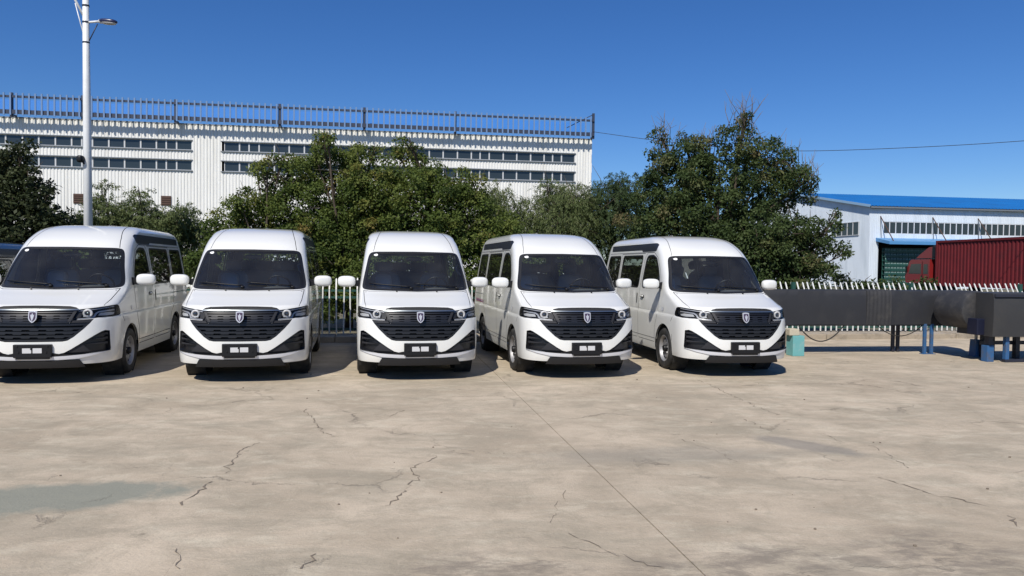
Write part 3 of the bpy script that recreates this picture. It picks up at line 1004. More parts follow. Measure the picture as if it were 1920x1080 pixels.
def concrete_mat():
    m, nt, b = new_mat("concrete")
    N, L = nt.nodes, nt.links
    pos = pos_node(nt)

    def noise(scale, detail=6, rough=0.55, vec=pos, dist=0.0):
        n = N.new("ShaderNodeTexNoise")
        n.inputs["Scale"].default_value = scale
        n.inputs["Detail"].default_value = detail
        n.inputs["Roughness"].default_value = rough
        n.inputs["Distortion"].default_value = dist
        L.new(vec, n.inputs["Vector"])
        return n.outputs["Fac"]

    def ramp(f, a, b_, c0=(0, 0, 0), c1=(1, 1, 1)):
        r = N.new("ShaderNodeValToRGB")
        r.color_ramp.elements[0].position, r.color_ramp.elements[1].position = a, b_
        r.color_ramp.elements[0].color, r.color_ramp.elements[1].color = tuple(c0) + (1,), tuple(c1) + (1,)
        L.new(f, r.inputs["Fac"])
        return r.outputs["Color"]

    def mix(fac, a, b_):
        x = N.new("ShaderNodeMix")
        x.data_type = 'RGBA'
        for sock, v in (("Factor", fac), ("A", a), ("B", b_)):
            if isinstance(v, (tuple, float)):
                x.inputs[sock].default_value = v if isinstance(v, float) else tuple(v) + (1,)
            else:
                L.new(v, x.inputs[sock])
        return x.outputs["Result"]

    def math_(op, a, b_=None):
        x = N.new("ShaderNodeMath")
        x.operation = op
        for i, v in enumerate((a, b_)):
            if v is None: continue
            if isinstance(v, (int, float)): x.inputs[i].default_value = v
            else: L.new(v, x.inputs[i])
        return x.outputs[0]

    def blot(c, rot, rx, ry, rag=0.5, sc=3.0, soft=0.25):
        mp = N.new("ShaderNodeMapping")
        mp.vector_type = 'TEXTURE'
        mp.inputs["Location"].default_value = (c[0], c[1], 0)
        mp.inputs["Rotation"].default_value = (0, 0, rot)
        mp.inputs["Scale"].default_value = (rx, ry, 1)
        L.new(pos, mp.inputs["Vector"])
        ln = N.new("ShaderNodeVectorMath")
        ln.operation = 'LENGTH'
        L.new(mp.outputs[0], ln.inputs[0])
        d = math_('ADD', ln.outputs["Value"], math_('MULTIPLY', math_('SUBTRACT', noise(sc, 8, 0.65), 0.5), rag * 2))
        return math_('SUBTRACT', 1.0, ramp(d, 1.0 - soft, 1.0 + soft))

    # streaked, trowelled surface: noise stretched along the bays
    mp = N.new("ShaderNodeMapping")
    mp.inputs["Rotation"].default_value = (0, 0, -GA)
    mp.inputs["Scale"].default_value = (0.62, 1.35, 1)
    L.new(pos, mp.inputs["Vector"])
    st = mp.outputs[0]
    col = mix(ramp(noise(0.8, 9, 0.66, pos, .5), 0.38, 0.62), (0.405, 0.334, 0.242), (0.560, 0.466, 0.345))
    col = mix(math_('MULTIPLY', ramp(noise(1.5, 9, 0.68, st, 0.8), 0.45, 0.63), 0.68), col, (0.326, 0.284, 0.209))
    col = mix(math_('MULTIPLY', ramp(noise(2.6, 8, 0.72, st, .4), 0.52, 0.70), 0.6), col, (0.638, 0.567, 0.427))
    col = mix(math_('MULTIPLY', ramp(noise(0.22, 4, 0.5), 0.5, 0.7), 0.35), col, (0.42, 0.335, 0.245))
    # blotches and scuffed grit
    col = mix(math_('MULTIPLY', ramp(noise(2.4, 12, 0.80, pos, .8), 0.49, 0.62), 0.45), col, (0.288, 0.246, 0.176))
    col = mix(math_('MULTIPLY', ramp(noise(11, 8, 0.8, pos, .3), 0.56, 0.72), 0.40), col, (0.660, 0.589, 0.446))
    # fine aggregate
    col = mix(math_('MULTIPLY', ramp(noise(60, 4, 0.8), 0.5, 0.70), 0.36), col, (0.21, 0.19, 0.16))
    # stains with shapes of their own
    col = mix(math_('MULTIPLY', blot((-3.22, 5.12), R(16), 1.0, .38, .50, 4.0, .28), .90), col, (0.240, 0.244, 0.196))
    col = mix(math_('MULTIPLY', blot((2.78, 6.93), R(-44), .62, .24, .40, 4, .4), .62), col, (0.205, 0.19, 0.165))
    col = mix(math_('MULTIPLY', blot((1.4, 6.5), R(5), 1.5, .35, .5, 2, .5), .42), col, (0.27, 0.245, 0.20))
    worn = math_('MULTIPLY', ramp(noise(5.5, 10, 0.75, st, 0.4), 0.42, 0.58), 1.0)
    zone = math_('MAXIMUM', math_('MAXIMUM', blot((-.1, 3.9), R(6), .75, .42, .5, 2.5, .4), blot((1.35, 4.05), R(12), .95, .42, .6, 2, .5)), blot((2.55, 4.25), R(8), .7, .5, .6, 2, .5))
    col = mix(math_('MULTIPLY', math_('MULTIPLY', worn, zone), .75), col, (0.215, 0.182, 0.142))
    # small dark pits and oil spots
    vp = N.new("ShaderNodeTexVoronoi")
    vp.inputs["Scale"].default_value = 3.2
    L.new(pos, vp.inputs["Vector"])
    pit = math_('MULTIPLY', math_('SUBTRACT', 1.0, ramp(vp.outputs["Distance"], 0.03, 0.10)), ramp(noise(1.9, 4), 0.52, 0.60))
    col = mix(math_('MULTIPLY', pit, .55), col, (0.16, 0.135, 0.10))
    # hairline cracks
    wv = N.new("ShaderNodeVectorMath")
    wv.operation = 'ADD'
    nz = N.new("ShaderNodeTexNoise")
    nz.inputs["Scale"].default_value = 1.6
    nz.inputs["Detail"].default_value = 8
    nz.inputs["Roughness"].default_value = 0.7
    L.new(pos, nz.inputs["Vector"])
    sc_ = N.new("ShaderNodeVectorMath")
    sc_.operation = 'SCALE'
    sc_.inputs["Scale"].default_value = 0.75
    L.new(nz.outputs["Color"], sc_.inputs[0])
    L.new(pos, wv.inputs[0])
    L.new(sc_.outputs[0], wv.inputs[1])
    vo = N.new("ShaderNodeTexVoronoi")
    vo.feature = 'DISTANCE_TO_EDGE'
    vo.inputs["Scale"].default_value = 0.62
    L.new(wv.outputs[0], vo.inputs["Vector"])
    ck = math_('SUBTRACT', 1.0, ramp(vo.outputs["Distance"], 0.001, 0.011))
    ckm = math_('MULTIPLY', ck, ramp(noise(0.7, 5), 0.49, 0.62))
    col = mix(math_('MULTIPLY', ckm, .36), col, (0.17, 0.14, 0.105))
    L.new(col, b.inputs["Base Color"])
    b.inputs["Roughness"].default_value = 0.85
    b.inputs["Specular IOR Level"].default_value = 0.3
    hb = math_('ADD', math_('MULTIPLY', noise(45, 6, 0.7), 0.5), math_('ADD', math_('MULTIPLY', noise(4, 8, 0.7, st), 0.8), math_('MULTIPLY', ckm, -.7)))
    bp = N.new("ShaderNodeBump")
    bp.inputs["Strength"].default_value = 0.8
    bp.inputs["Distance"].default_value = 0.014
    L.new(hb, bp.inputs["Height"])
    L.new(bp.outputs["Normal"], b.inputs["Normal"])
    return m


M['concrete'] = concrete_mat()
M['soil'] = mat("soil", (0.13, 0.115, 0.075), 0.95, var=0.35, scale=0.6, bump=0.6, bscale=4, dirt=(0.07, 0.09, 0.035), ds=0.25)
M['crack'] = mat("crack_dirt", (0.185, 0.15, 0.112), 0.95, var=0.4, scale=20)
M['kerb'] = mat("old_kerb", (0.36, 0.305, 0.235), 0.9, var=0.2, scale=3, bump=0.6, bscale=20, dirt=(0.17, 0.145, 0.11), ds=3)

g = MB().add([(-900, -60, -.05), (900, -60, -.05), (900, 3000, -.05), (-900, 3000, -.05)], [(0, 1, 2, 3)])
tag(g.build('ground', M['soil']), 'bare brown soil and weeds beyond the yard fence', kind='structure')

eu, ev = Vector((math.cos(GA), math.sin(GA), 0)), Vector((-math.sin(GA), math.cos(GA), 0))
yard = empty('concrete_yard', label='pale cracked concrete yard in front of the minibuses')
yard["kind"] = 'structure'
us = [1.73 + 2.85 * k for k in range(-8, 7)]
vs_ = [4.47 + 6.1 * k for k in range(-2, 2)] + [16.1, 20.0]
# far edge of the yard follows the kerb
KB0 = Vector((-3.66, 15.64, 0))
KD = Vector((math.cos(AL), math.sin(AL), 0))
KN = Vector((math.sin(AL), -math.cos(AL), 0))          # towards the camera


def clip_kerb(poly):
    out = []
    KB1, KN1 = Vector((-3.70, 15.98, 0)), Vector((math.sin(R(10.6)), -math.cos(R(10.6)), 0))
    f = lambda p: (p - KB1).dot(KN1) - 0.2
    for i in range(len(poly)):
        a, b = poly[i], poly[(i + 1) % len(poly)]
        fa, fb = f(a), f(b)
        if fa >= 0: out.append(a)
        if (fa >= 0) != (fb >= 0): out.append(a + (b - a) * (fa / (fa - fb)))
    return out


rg = random.Random(5)
for i in range(len(us) - 1):
    for j in range(len(vs_) - 1):
        ga, gb = [.004 if abs(q - 1.73) < .1 else .0003 for q in (us[i], us[i + 1])]
        a, b, c, d = us[i] + ga, us[i + 1] - gb, vs_[j] + .0008, vs_[j + 1] - .0008
        poly = clip_kerb([eu * x + ev * y for x, y in ((a, c), (b, c), (b, d), (a, d))])
        if len(poly) < 3: continue
        dz = rg.uniform(-.0004, .0004)
        n = len(poly)
        mb = MB().add([(p.x, p.y, dz) for p in poly] + [(p.x, p.y, -.045) for p in poly], [tuple(range(n))] + [(k, k + n, (k + 1) % n + n, (k + 1) % n) for k in range(n)])
        mb.build('slab', M['concrete'], yard)


def crack(pts, w0=.012, seed=0):
    r = random.Random(seed)
    pp = []
    for a, b in zip(pts, pts[1:]):
        a, b = Vector(a), Vector(b)
        k = max(2, int((b - a).length / .05))
        for q in range(k):
            pp.append(a + (b - a) * q / k + Vector((r.gauss(0, .017), r.gauss(0, .017))))
    mb = MB()
    for i, p in enumerate(pp):
        d = pp[min(i + 1, len(pp) - 1)] - pp[max(0, i - 1)]
        sd = Vector((-d.y, d.x)).normalized() * w0 * .62 * r.uniform(.15, 1.0) * (0.2 if r.random() < .22 else 1)
        mb.v += [(p.x + sd.x, p.y + sd.y, .0035), (p.x - sd.x, p.y - sd.y, .0035)]
        if i: mb.f.append((2 * i - 2, 2 * i - 1, 2 * i + 1, 2 * i))
    mb.build('crack', M['crack'], yard)


def gp_(*pp): return [tuple(ground_at(*p).xy) for p in pp]


crack(gp_((570, 768), (585, 785), (605, 812), (640, 820)), .012, 1)
crack(gp_((480, 830), (452, 846), (425, 888)), .010, 2)
crack(gp_((395, 905), (365, 925), (338, 952)), .016, 3)
crack(gp_((330, 1030), (335, 1075)), .008, 4)
crack(gp_((822, 853), (770, 880), (782, 897), (755, 925), (718, 955)), .016, 5)
crack(gp_((592, 1035), (578, 1060), (560, 1080)), .014, 6)
crack(gp_((1395, 786), (1438, 805)), .012, 7)
crack(gp_((1545, 815), (1585, 832)), .010, 8)
crack(gp_((1630, 835), (1675, 857), (1710, 882)), .012, 9)
crack(gp_((1650, 895), (1700, 912), (1760, 930), (1830, 945), (1885, 958)), .015, 10)
crack(gp_((1895, 968), (1915, 995)), .02, 11)
crack(gp_((1310, 713), (1380, 745), (1460, 780)), .010, 12)
crack(gp_((1280, 825), (1345, 848), (1390, 870)), .006, 13)
crack(gp_((730, 782), (760, 768)), .012, 14)
crack(gp_((1060, 920), (1040, 950), (1035, 985)), .005, 15)
crack(gp_((1070, 1002), (1130, 1030), (1200, 1055), (1270, 1075)), .007, 16)
crack(gp_((820, 835), (885, 845), (930, 852)), .006, 17)

peb = MB()
rg = random.Random(9)
for k in range(70):
    x, y = rg.uniform(-7, 8), rg.uniform(3.8, 11)
    r = rg.uniform(.004, .013)
    peb.superell((x, y, r * .5), (r, r * rg.uniform(.6, 1), r * .6), .8, 7, 5)
tag(peb.build('pebbles', M['crack']), 'small scattered pebbles and crumbs on the concrete', 'pebbles', kind='stuff')

# kerb strip along the fence: separate stones
kerb = empty('kerb', label='low weathered concrete kerb under the picket fence', cat='kerb')
rg = random.Random(3)
u = -14.5
while u < 19:
    L_ = rg.uniform(1.2, 1.9)
    KF = Vector((math.cos(R(10.6)), math.sin(R(10.6)), 0))
    c = Vector((-3.70, 15.98, 0)) + KF * (u + L_ / 2) + Vector((KF.y, -KF.x, 0)) * .18
    MB().cbox((c.x, c.y, .04 + rg.uniform(-.008, .008)), (L_ - .015, .80, .17), .02, R(10.6) + rg.uniform(-.006, .006)).build('kerb_stone', M['kerb'], kerb)
    u += L_

# ================================================================== factory with louvred parapet
M['clad'] = mat("white_cladding", (0.80, 0.79, 0.745), 0.45, var=0.04, scale=0.5, dirt=(0.66, 0.645, 0.59), ds=1.6, streak=.10)
M['clad2'] = mat("shed_cladding", (0.66, 0.72, 0.78), 0.4, var=0.04, scale=0.5, dirt=(0.52, 0.58, 0.63), ds=1.4, streak=.12)
M['mullion'] = mat("window_frame", (0.55, 0.56, 0.56), 0.5)
M['pane'] = mat("dark_pane", (0.028, 0.036, 0.040), 0.12, var=0.3, scale=0.8, spec=0.6)
M['flash'] = mat("grey_flashing", (0.22, 0.24, 0.26), 0.5, metal=0.3)
M['slat_blue'] = mat("parapet_slat", (0.15, 0.25, 0.43), 0.5, var=0.06)
M['rail_dark'] = mat("parapet_rail", (0.035, 0.045, 0.075), 0.5)
M['panel_blue'] = mat("parapet_blue_sheet", (0.06, 0.255, 0.72), 0.45, var=0.05, scale=0.4)
M['roof_blue'] = mat("blue_roof_sheet", (0.014, 0.15, 0.42), 0.4, var=0.12, scale=0.4, dirt=(.02, .11, .30), ds=.5)
M['vent_brown'] = mat("rusty_vent", (0.09, 0.05, 0.035), 0.8, var=0.3)
M['inside'] = mat("dim_interior", (0.03, 0.032, 0.03), 0.9)


def corr(mb, u0, u1, z0, z1, pitch=.2, depth=.032, y=0.0):
    """trapezoidal sheet in the local x-z plane"""
    xs = []
    k = math.floor(u0 / pitch)
    x = k * pitch
    while x < u1:
        for f, d in ((0, 0), (.30, 0), (.42, -depth), (.88, -depth), (1.0, 0)):
            xx = x + f * pitch
            if u0 <= xx <= u1 and (not xs or xx - xs[-1][0] > 1e-4): xs.append((xx, d))
        x += pitch
    if xs[0][0] > u0 + 1e-4: xs.insert(0, (u0, xs[0][1]))
    if xs[-1][0] < u1 - 1e-4: xs.append((u1, xs[-1][1]))
    n = len(xs)
    mb.add([(x, y + d, z0) for x, d in xs] + [(x, y + d, z1) for x, d in xs], [(i, i + 1, i + 1 + n, i + n) for i in range(n - 1)])


FX0 = -60.0
fac = empty('factory', (5.467, 52.0, 0), AL, 'long white corrugated factory with window bands and a blue louvred parapet', 'factory')
rows = ((8.87, 9.49), (7.56, 8.22))
bands = ((FX0, -26.56), (-24.71, -1.2))
cl = MB()
corr(cl, FX0, 0, 0, 7.56)
corr(cl, FX0, 0, 8.22, 8.87)
corr(cl, FX0, 0, 9.49, 10.5)
for z0, z1 in rows:
    corr(cl, -26.56, -24.71, z0, z1)
    corr(cl, -1.2, 0, z0, z1)
wl = cl.build('wall_cladding', M['clad'], fac)
wb = MB()
wb.box((FX0 / 2, .45, 5.2), (-FX0 - .2, .3, 10.4))
wb.box((-.1, 12, 5.2), (.15, 23.5, 10.4))
wb.box((FX0 / 2, 12, 10.35), (-FX0 - .3, 23, .2))
wb.build('inner_wall', M['inside'], fac)
MB().box((FX0 / 2, .02, 10.54), (-FX0, .11, .08)).build('coping', M['flash'], fac)
rg = random.Random(2)
bar, pane_me = {}, {}
for z0, z1 in rows:
    for b0, b1 in bands:
        MB().box(((b0 + b1) / 2, -.03, z0 - .02), (b1 - b0 + .1, .16, .05)).build('sill', M['flash'], fac)
        MB().box(((b0 + b1) / 2, -.03, z1 + .02), (b1 - b0 + .1, .10, .05)).build('lintel', M['flash'], fac)
        x = b1
        pat = [.95, .63, .60, .95, .97, .94]
        pat = [.95] + [.63, .60, .95, .97, .94, .97] * 12
        k = 0
        while x > b0 + .3:
            w = min(pat[k], x - b0)
            k += 1
            key = (round(w, 2), z0)
            h = z1 - z0
            if key not in bar:
                fr = MB()
                fr.box((-.022, 0, h / 2), (.044, .07, h - .004)).box((-w + .022, 0, h / 2), (.044, .07, h - .004))
                fr.box((-w / 2, 0, .022), (w - .09, .06, .044)).box((-w / 2, 0, h - .024), (w - .09, .06, .044))
                bar[key] = fr.mesh('window', M['mullion'])
                pane_me[key] = MB().box((-w / 2, 0, h / 2), (w - .086, .012, h - .09)).mesh('pane', M['pane'])
            wo = link('window', bar[key], fac, (x, .07, z0))
            pn = link('pane', pane_me[key], wo, (0, .012, 0))
            pn.rotation_euler = (rg.gauss(0, .006), 0, rg.gauss(0, .006))
            x -= w
for px in (-28.13, -33.37):
    v = MB().box((px, -.02, 5.57), (.62, .10, .62)).build('wall_vent', M['vent_brown'], fac)
    for q in range(4):
        MB().beam((px - .28, -.085, 5.35 + q * .14), (px + .28, -.085, 5.35 + q * .14), .03, .05).build('vent_slat', M['vent_brown'], v)
par = empty('parapet_lattice', (5.467, 52.0, 0), AL, 'blue grey slatted parapet lattice standing along the factory roof edge', 'parapet')
SO = -.74
for z, h in ((11.72, .13), (10.78, .25)):
    MB().box((FX0 / 2, SO + .13, z), (-FX0, .12, h)).build('rail', M['rail_dark'], par)
MB().box((FX0 / 2 - .2, .25, 11.27), (-FX0 - .6, .04, .86)).build('blue_sheet', M['panel_blue'], par)
sl_me = MB().box((0, 0, 11.25), (.098, .05, 1.36)).mesh('slat', M['slat_blue'])
x, k = -.28, 0
rg = random.Random(4)
while x > FX0:
    link('slat', sl_me, par, (x + rg.gauss(0, .006), SO + .035, rg.gauss(0, .008)))
    x -= .36
    k += 1
for x in (-.06, -9.6, -15.6, -21.0, -27.4, -32.9, -37.0, -42.5):
    MB().box((x, SO + .22, 11.22 if x < -1 else 11.36), (.16, .14, 1.5 if x < -1 else 1.75)).build('post', M['rail_dark'], par)
    MB().beam((x, SO + .25, 10.62), (x, .05, 10.62), .10).build('bracket', M['rail_dark'], par)
MB().beam((-1.9, SO + .3, 11.2), (-.1, SO + .3, 12.15), .05).build('brace', M['rail_dark'], par)

# ================================================================== blue roofed shed, right
C0 = spot(1632, 388, 68)
EZ = 7.45
shed = empty('shed', (C0.x, C0.y, 0), AL, 'pale corrugated shed with bright blue roof on the right', 'shed')
SL, SD_, RZ = 46.0, 28.0, 9.9
OP0, OP1, OPZ = 0.9, 9.0, 4.3
cl = MB()
corr(cl, 0, OP0, 0, EZ, .17, .025)
corr(cl, OP0, OP1, OPZ, 5.0, .17, .025)
corr(cl, OP1, SL, 0, 5.0, .17, .025)
corr(cl, OP0, 1.35, 5.0, 6.15, .17, .025)
corr(cl, OP0, SL, 6.15, EZ, .17, .025)
cl.build('front_cladding', M['clad2'], shed)
# gable wall
gw = MB()
k = 0
y = 0.0
pr = []
while y <= SD_ + 1e-6:
    for f, d in ((0, 0), (.3, 0), (.42, -.025), (.88, -.025)):
        yy = y + f * .17
        if yy <= SD_: pr.append((yy, d))
    y += .17
zt = lambda q: EZ + (RZ - EZ) * (1 - abs(q - SD_ / 2) / (SD_ / 2))
n = len(pr)
gw.add([(d - .002, y, 0) for y, d in pr] + [(d - .002, y, zt(y)) for y, d in pr], [(i, i + n, i + n + 1, i + 1) for i in range(n - 1)])
gw.build('gable_cladding', M['clad2'], shed)
inn = MB()
inn.box((SL / 2, 6.0, 3.5), (SL, .2, 7))
inn.box((SL / 2, 3, .01), (SL, 6, .02))
inn.box((SL / 2, 3, EZ - .3), (SL - .3, 5.6, .1))
inn.box((.35, 3, 3.5), (.1, 5.8, 6.8))
inn.build('inside_walls', M['inside'], shed)
for sgn, nm in ((0, 'roof_front'), (1, 'roof_back')):
    rf = MB()
    ya, yb = (-.45, SD_ / 2) if sgn == 0 else (SD_ / 2, SD_ + .45)
    xs = []
    x = -.35
    while x < SL:
        for f, d in ((0, 0), (.5, 0), (.62, .05), (.88, .05)):
            xs.append((x + f * .35, d))
        x += .35
    n = len(xs)
    za = lambda q: zt(q) + .12 if 0 <= q <= SD_ else EZ + .12 - (RZ - EZ) / (SD_ / 2) * .45
    rf.add([(x, ya, za(ya) + d) for x, d in xs] + [(x, yb, za(yb) + d) for x, d in xs], [(i, i + 1, i + 1 + n, i + n) for i in range(n - 1)])
    rf.build(nm, M['roof_blue'], shed)
MB().box((SL / 2 - .2, -.34, EZ - .05), (SL, .14, .14)).build('gutter', M['flash'], shed)
rk = MB()
rk.beam((-.30, -.4, EZ + .05), (-.30, SD_ / 2, RZ + .08), .10, .22)
rk.build('rake_trim', mat("pale_blue_trim", (0.30, 0.46, 0.62), .4), shed)
# front window band and gable window
WW = .62
fr_ = MB()
fr_.box((-.03, 0, .575), (.06, .08, 1.14)).box((WW / 2, 0, .03), (WW - .062, .07, .06)).box((WW / 2, 0, 1.115), (WW - .062, .07, .06))
fr_me = fr_.mesh('window', mat("white_window_frame", (0.72, 0.74, 0.76), .5))
pn_me = MB().box((WW / 2 - .0, .02, .575), (WW - .07, .012, 1.02)).mesh('pane', M['pane'])
for k in range(34):
    wo = link('window', fr_me, shed, (1.40 + k * WW, .03, 5.0))
    link('pane', pn_me, wo)
fr2 = empty('gable_window', (0, 0, 0))
fr2.parent = shed
for k in range(5):
    y0 = 1.6 + k * .9
    wq = MB().box((-.05, y0, 5.55), (.08, .07, 1.3)).box((-.05, y0 + .45, 4.93), (.08, .83, .06)).box((-.05, y0 + .45, 6.17), (.08, .83, .06)).build('window', M['mullion'], fr2)
    MB().box((-.035, y0 + .45, 5.55), (.012, .82, 1.15)).build('pane', M['pane'], wq)
# canopy
can = MB()
can.prism([(0, 4.30), (-2.0, 3.98), (-2.0, 4.25), (0, 4.62)], 0.6, 11.5, ((0, 0, 0), (0, 1, 0), (0, 0, 1), (1, 0, 0)))
co = can.build('canopy', mat("canopy_blue", (0.09, 0.27, 0.52), .4, var=.08), shed)
for x in (1.0, 6.3, 11.0):
    MB().beam((x, -.05, 6.6), (x + .1, -1.9, 4.2), .06).build('stay', M['vent_brown'], co)
    MB().beam((x, -.05, 6.6), (x + .1, -.1, 4.6), .05).build('stay', M['flash'], co)

# crates of green bottles stacked in the shed doorway
M['crate'] = mat("green_crate", (0.018, 0.075, 0.060), 0.5, var=.2)
M['bottle'] = mat("pale_bottle", (0.42, 0.55, 0.52), 0.2, var=.3)
cb = MB()
cw, chh, cdp = .60, .42, .45
cb.box((0, 0, .02), (cw - .03, cdp, .04)).box((0, -cdp / 2 + .015, chh - .05), (cw - .03, .03, .06)).box((0, -cdp / 2 + .015, .12), (cw - .03, .03, .12))
for x in (-.28, -.14, 0, .14, .28):
    cb.box((x, -cdp / 2 + .012, chh / 2), (.03, .028, chh - .04))
cb.box((0, cdp / 2 - .015, chh / 2), (cw - .03, .03, chh - .05))
cb_me = cb.mesh('bottle_crate', M['crate'])
bt = MB()
rg = random.Random(7)
for x in (-.21, -.07, .07, .21):
    bt.lathe([(.05, .05), (.05, .20), (.02, .29), (.02, .36), (.0005, .36)], 8, Matrix.Translation((x, -.15, 0)), 'Z')
bt_me = bt.mesh('bottles', M['bottle'], True)
ca, sa = math.cos(AL), math.sin(AL)
for r_ in range(9):
    for c_ in range(9):
        lx, ly = 1.35 + c_ * cw, -.55 + .02 * math.sin(c_ * 7 + r_)
        o = link('bottle_crate', cb_me, None, (C0.x + lx * ca - ly * sa, C0.y + lx * sa + ly * ca, .02 + r_ * (chh - .012)), (0, 0, AL + rg.gauss(0, .008)))
        tag(o, 'dark green bottle crate in the tall stack at the shed doorway', 'crate', 'bottle crates stacked at the shed doorway')
        link('bottles', bt_me, o)

# ================================================================== red container truck
M['red'] = mat("container_red", (0.145, 0.018, 0.022), 0.65, var=.18, scale=1.0, dirt=(.095, .019, .022), ds=1.2, spec=.2)
M['cab_red'] = mat("cab_red", (0.21, 0.014, 0.014), 0.4, coat=.3, var=.05)
TT = Vector((31.35, 54.7, 0))
trk = empty('container_truck', TT, R(5.2), 'red lorry with a ribbed container parked behind the fence', 'truck')
ct = MB()
z0, z1 = .55, 3.85
xs = []
y = -12.1
while y < -.1:
    for f, d in ((0, 0), (.25, 0), (.40, .045), (.75, .045), (.9, 0)):
        xs.append((y + f * .34, d))
    y += .34
n = len(xs)
ct.add([(d, y, z0 + .15) for y, d in xs] + [(d, y, z1 - .12) for y, d in xs], [(i, i + n, i + n + 1, i + 1) for i in range(n - 1)])
ct.box((1.22, -6.05, z1 - .02), (2.40, 12.0, .04)).box((1.22, -12.08, 2.2), (2.4, .06, 3.2)).box((1.22, -.06, 2.2), (2.4, .06, 3.2)).box((2.42, -6.05, 2.2), (.04, 12.0, 3.2)).box((1.22, -6.05, z0 + .05), (2.40, 12.0, .1))
co_ = ct.build('container', M['red'], trk)
ed = MB()
for zz in (z0 + .08, z1 - .06):
    ed.box((.0, -6.05, zz), (.10, 12.25, .15))
for yy in (-12.1, -.02):
    ed.box((.0, yy, (z0 + z1) / 2), (.13, .16, z1 - z0 + .03))
ed.build('corner_frame', M['red'], co_)
MB().box((.05, .09, 3.5), (.10, .05, .6)).build('marker_plate', M['plate_white'], co_)
cb_ = MB()
cb_.prism([(.9, .7), (3.75, .7), (3.85, 1.35), (3.35, 2.35), (3.1, 2.5), (.9, 2.52)], .08, 2.35, ((0, 0, 0), (0, 1, 0), (0, 0, 1), (1, 0, 0)))
cab_ = cb_.build('cab', M['cab_red'], trk)
MB().prism([(.75, 2.60), (2.7, 2.60), (2.3, 2.85), (1.2, 3.42), (.75, 3.45)], .2, 2.2, ((0, 0, 0), (0, 1, 0), (0, 0, 1), (1, 0, 0))).build('wind_deflector', M['cab_red'], cab_)
MB().prism([(.38, 2.62), (.74, 2.62), (.74, 3.42), (.62, 3.55), (.38, 3.3)], .15, 2.25, ((0, 0, 0), (0, 1, 0), (0, 0, 1), (1, 0, 0))).build('deflector_back', M['black_plastic'], cab_)
MB().prism([(1.9, 1.42), (3.40, 1.42), (3.10, 2.15), (1.9, 2.18)], .065, .08, ((0, 0, 0), (0, 1, 0), (0, 0, 1), (1, 0, 0))).build('side_window', M['pane'], cab_)
MB().prism([(1.08, 1.42), (1.62, 1.42), (1.58, 2.15), (1.12, 2.15)], .065, .08, ((0, 0, 0), (0, 1, 0), (0, 0, 1), (1, 0, 0))).build('sleeper_window', M['pane'], cab_)
MB().box((.03, 3.62, 1.75), (.10, .08, .5)).build('door_mirror', M['black_plastic'], cab_)
MB().box((.06, 1.78, 1.25), (.04, .16, .04)).build('door_handle', M['black_plastic'], cab_)
MB().box((.30, 3.86, .95), (.3, .06, .18)).build('headlamp', M['lamp_white'], cab_)
MB().box((.07, 1.75, 1.55), (.02, .02, 1.6)).build('door_gap', M['black_plastic'], cab_)
MB().box((1.2, 1.6, .6), (.9, 4.0, .3)).build('chassis', M['black_plastic'], trk)
for yy in (2.6, -1.2, -8.6, -9.9, -11.2):
    for xx in (.25, 2.15):
        w_ = MB().lathe([(.25, -.14), (.48, -.14), (.5, -.1), (.5, .1), (.48, .14), (.25, .14), (.2, .05), (.0005, .05)], 24, Matrix.Translation((xx, yy, .5)))
        w_.build('wheel', M['rubber'], trk, True, 40)

# ================================================================== picket fence
M['picket'] = mat("white_picket", (0.74, 0.75, 0.72), 0.5, var=.05, dirt=(.5, .48, .42), ds=3)
M['green_post'] = mat("green_post", (0.018, 0.07, 0.055), 0.5, var=.15)
FA = R(10.6)
F0 = Vector((-3.70, 15.98, 0))
fen = empty('picket_fence', (F0.x, F0.y, 0), FA, 'low fence of white bent pickets on dark green rails behind the minibuses', 'fence')
pk = MB()
wq, tq = .028, .018
prof = [(0, .15), (0, 1.10), (.115, 1.325)]
for (y0, zA), (y1, zB) in zip(prof, prof[1:]):
    d = Vector((0, y1 - y0, zB - zA))
    pk.beam((0, y0, zA), (0, y1, zB), wq, tq)
pk.prism([(-wq / 2, 0), (wq / 2, 0), (0, .03)], -tq / 2, tq / 2, ((0, .115, 1.322), (1, 0, 0), (0, .4, .9), (0, -.9, .4)))
pk_me = pk.mesh('picket', M['picket'])
rg = random.Random(11)
x = -14.0
while x < 19.5:
    o = link('picket', pk_me, fen, (x + rg.gauss(0, .003), 0, rg.gauss(0, .006)), (rg.gauss(0, .010), rg.gauss(0, .007), rg.gauss(0, .008)))
    x += .148
for z in (1.075, .93, .24):
    MB().box((2.75, .03, z), (33.6, .035, .045)).build('rail', M['green_post'], fen)
for x in (-13.6, -11.4, -8.2, -5.0, -1.75, 1.5, 4.75, 8.0, 10.75, 14.0, 17.2):
    MB().cbox((x, .07, .66), (.085, .085, 1.36), .008).build('post', M['green_post'], fen)

# ================================================================== conveyors
M['cover'] = mat("black_cover_cloth", (0.020, 0.021, 0.025), 0.66, var=.18, scale=2.5, bump=.25, bscale=30, dirt=(.036, .036, .036), ds=1.6)
M['cover2'] = mat("worn_cover_cloth", (0.028, 0.028, 0.030), 0.75, var=.25, scale=8, bump=.5, bscale=25, dirt=(.055, .052, .048), ds=5)
M['belt'] = mat("rubber_belt", (0.028, 0.028, 0.03), 0.6, var=.15, dirt=(.07, .065, .06), ds=4)
M['blue_steel'] = mat("blue_steel", (0.028, 0.105, 0.25), 0.55, var=.25, dirt=(.10, .085, .07), ds=7)
M['dark_steel'] = mat("dark_steel", (0.02, 0.022, 0.035), 0.5, var=.2)
M['teal'] = mat("teal_paint", (0.14, 0.38, 0.38), 0.6, var=.08, dirt=(.30, .40, .38), ds=5)
M['block'] = mat("sand_block", (0.50, 0.45, 0.34), 0.9, var=.12, bump=.4)


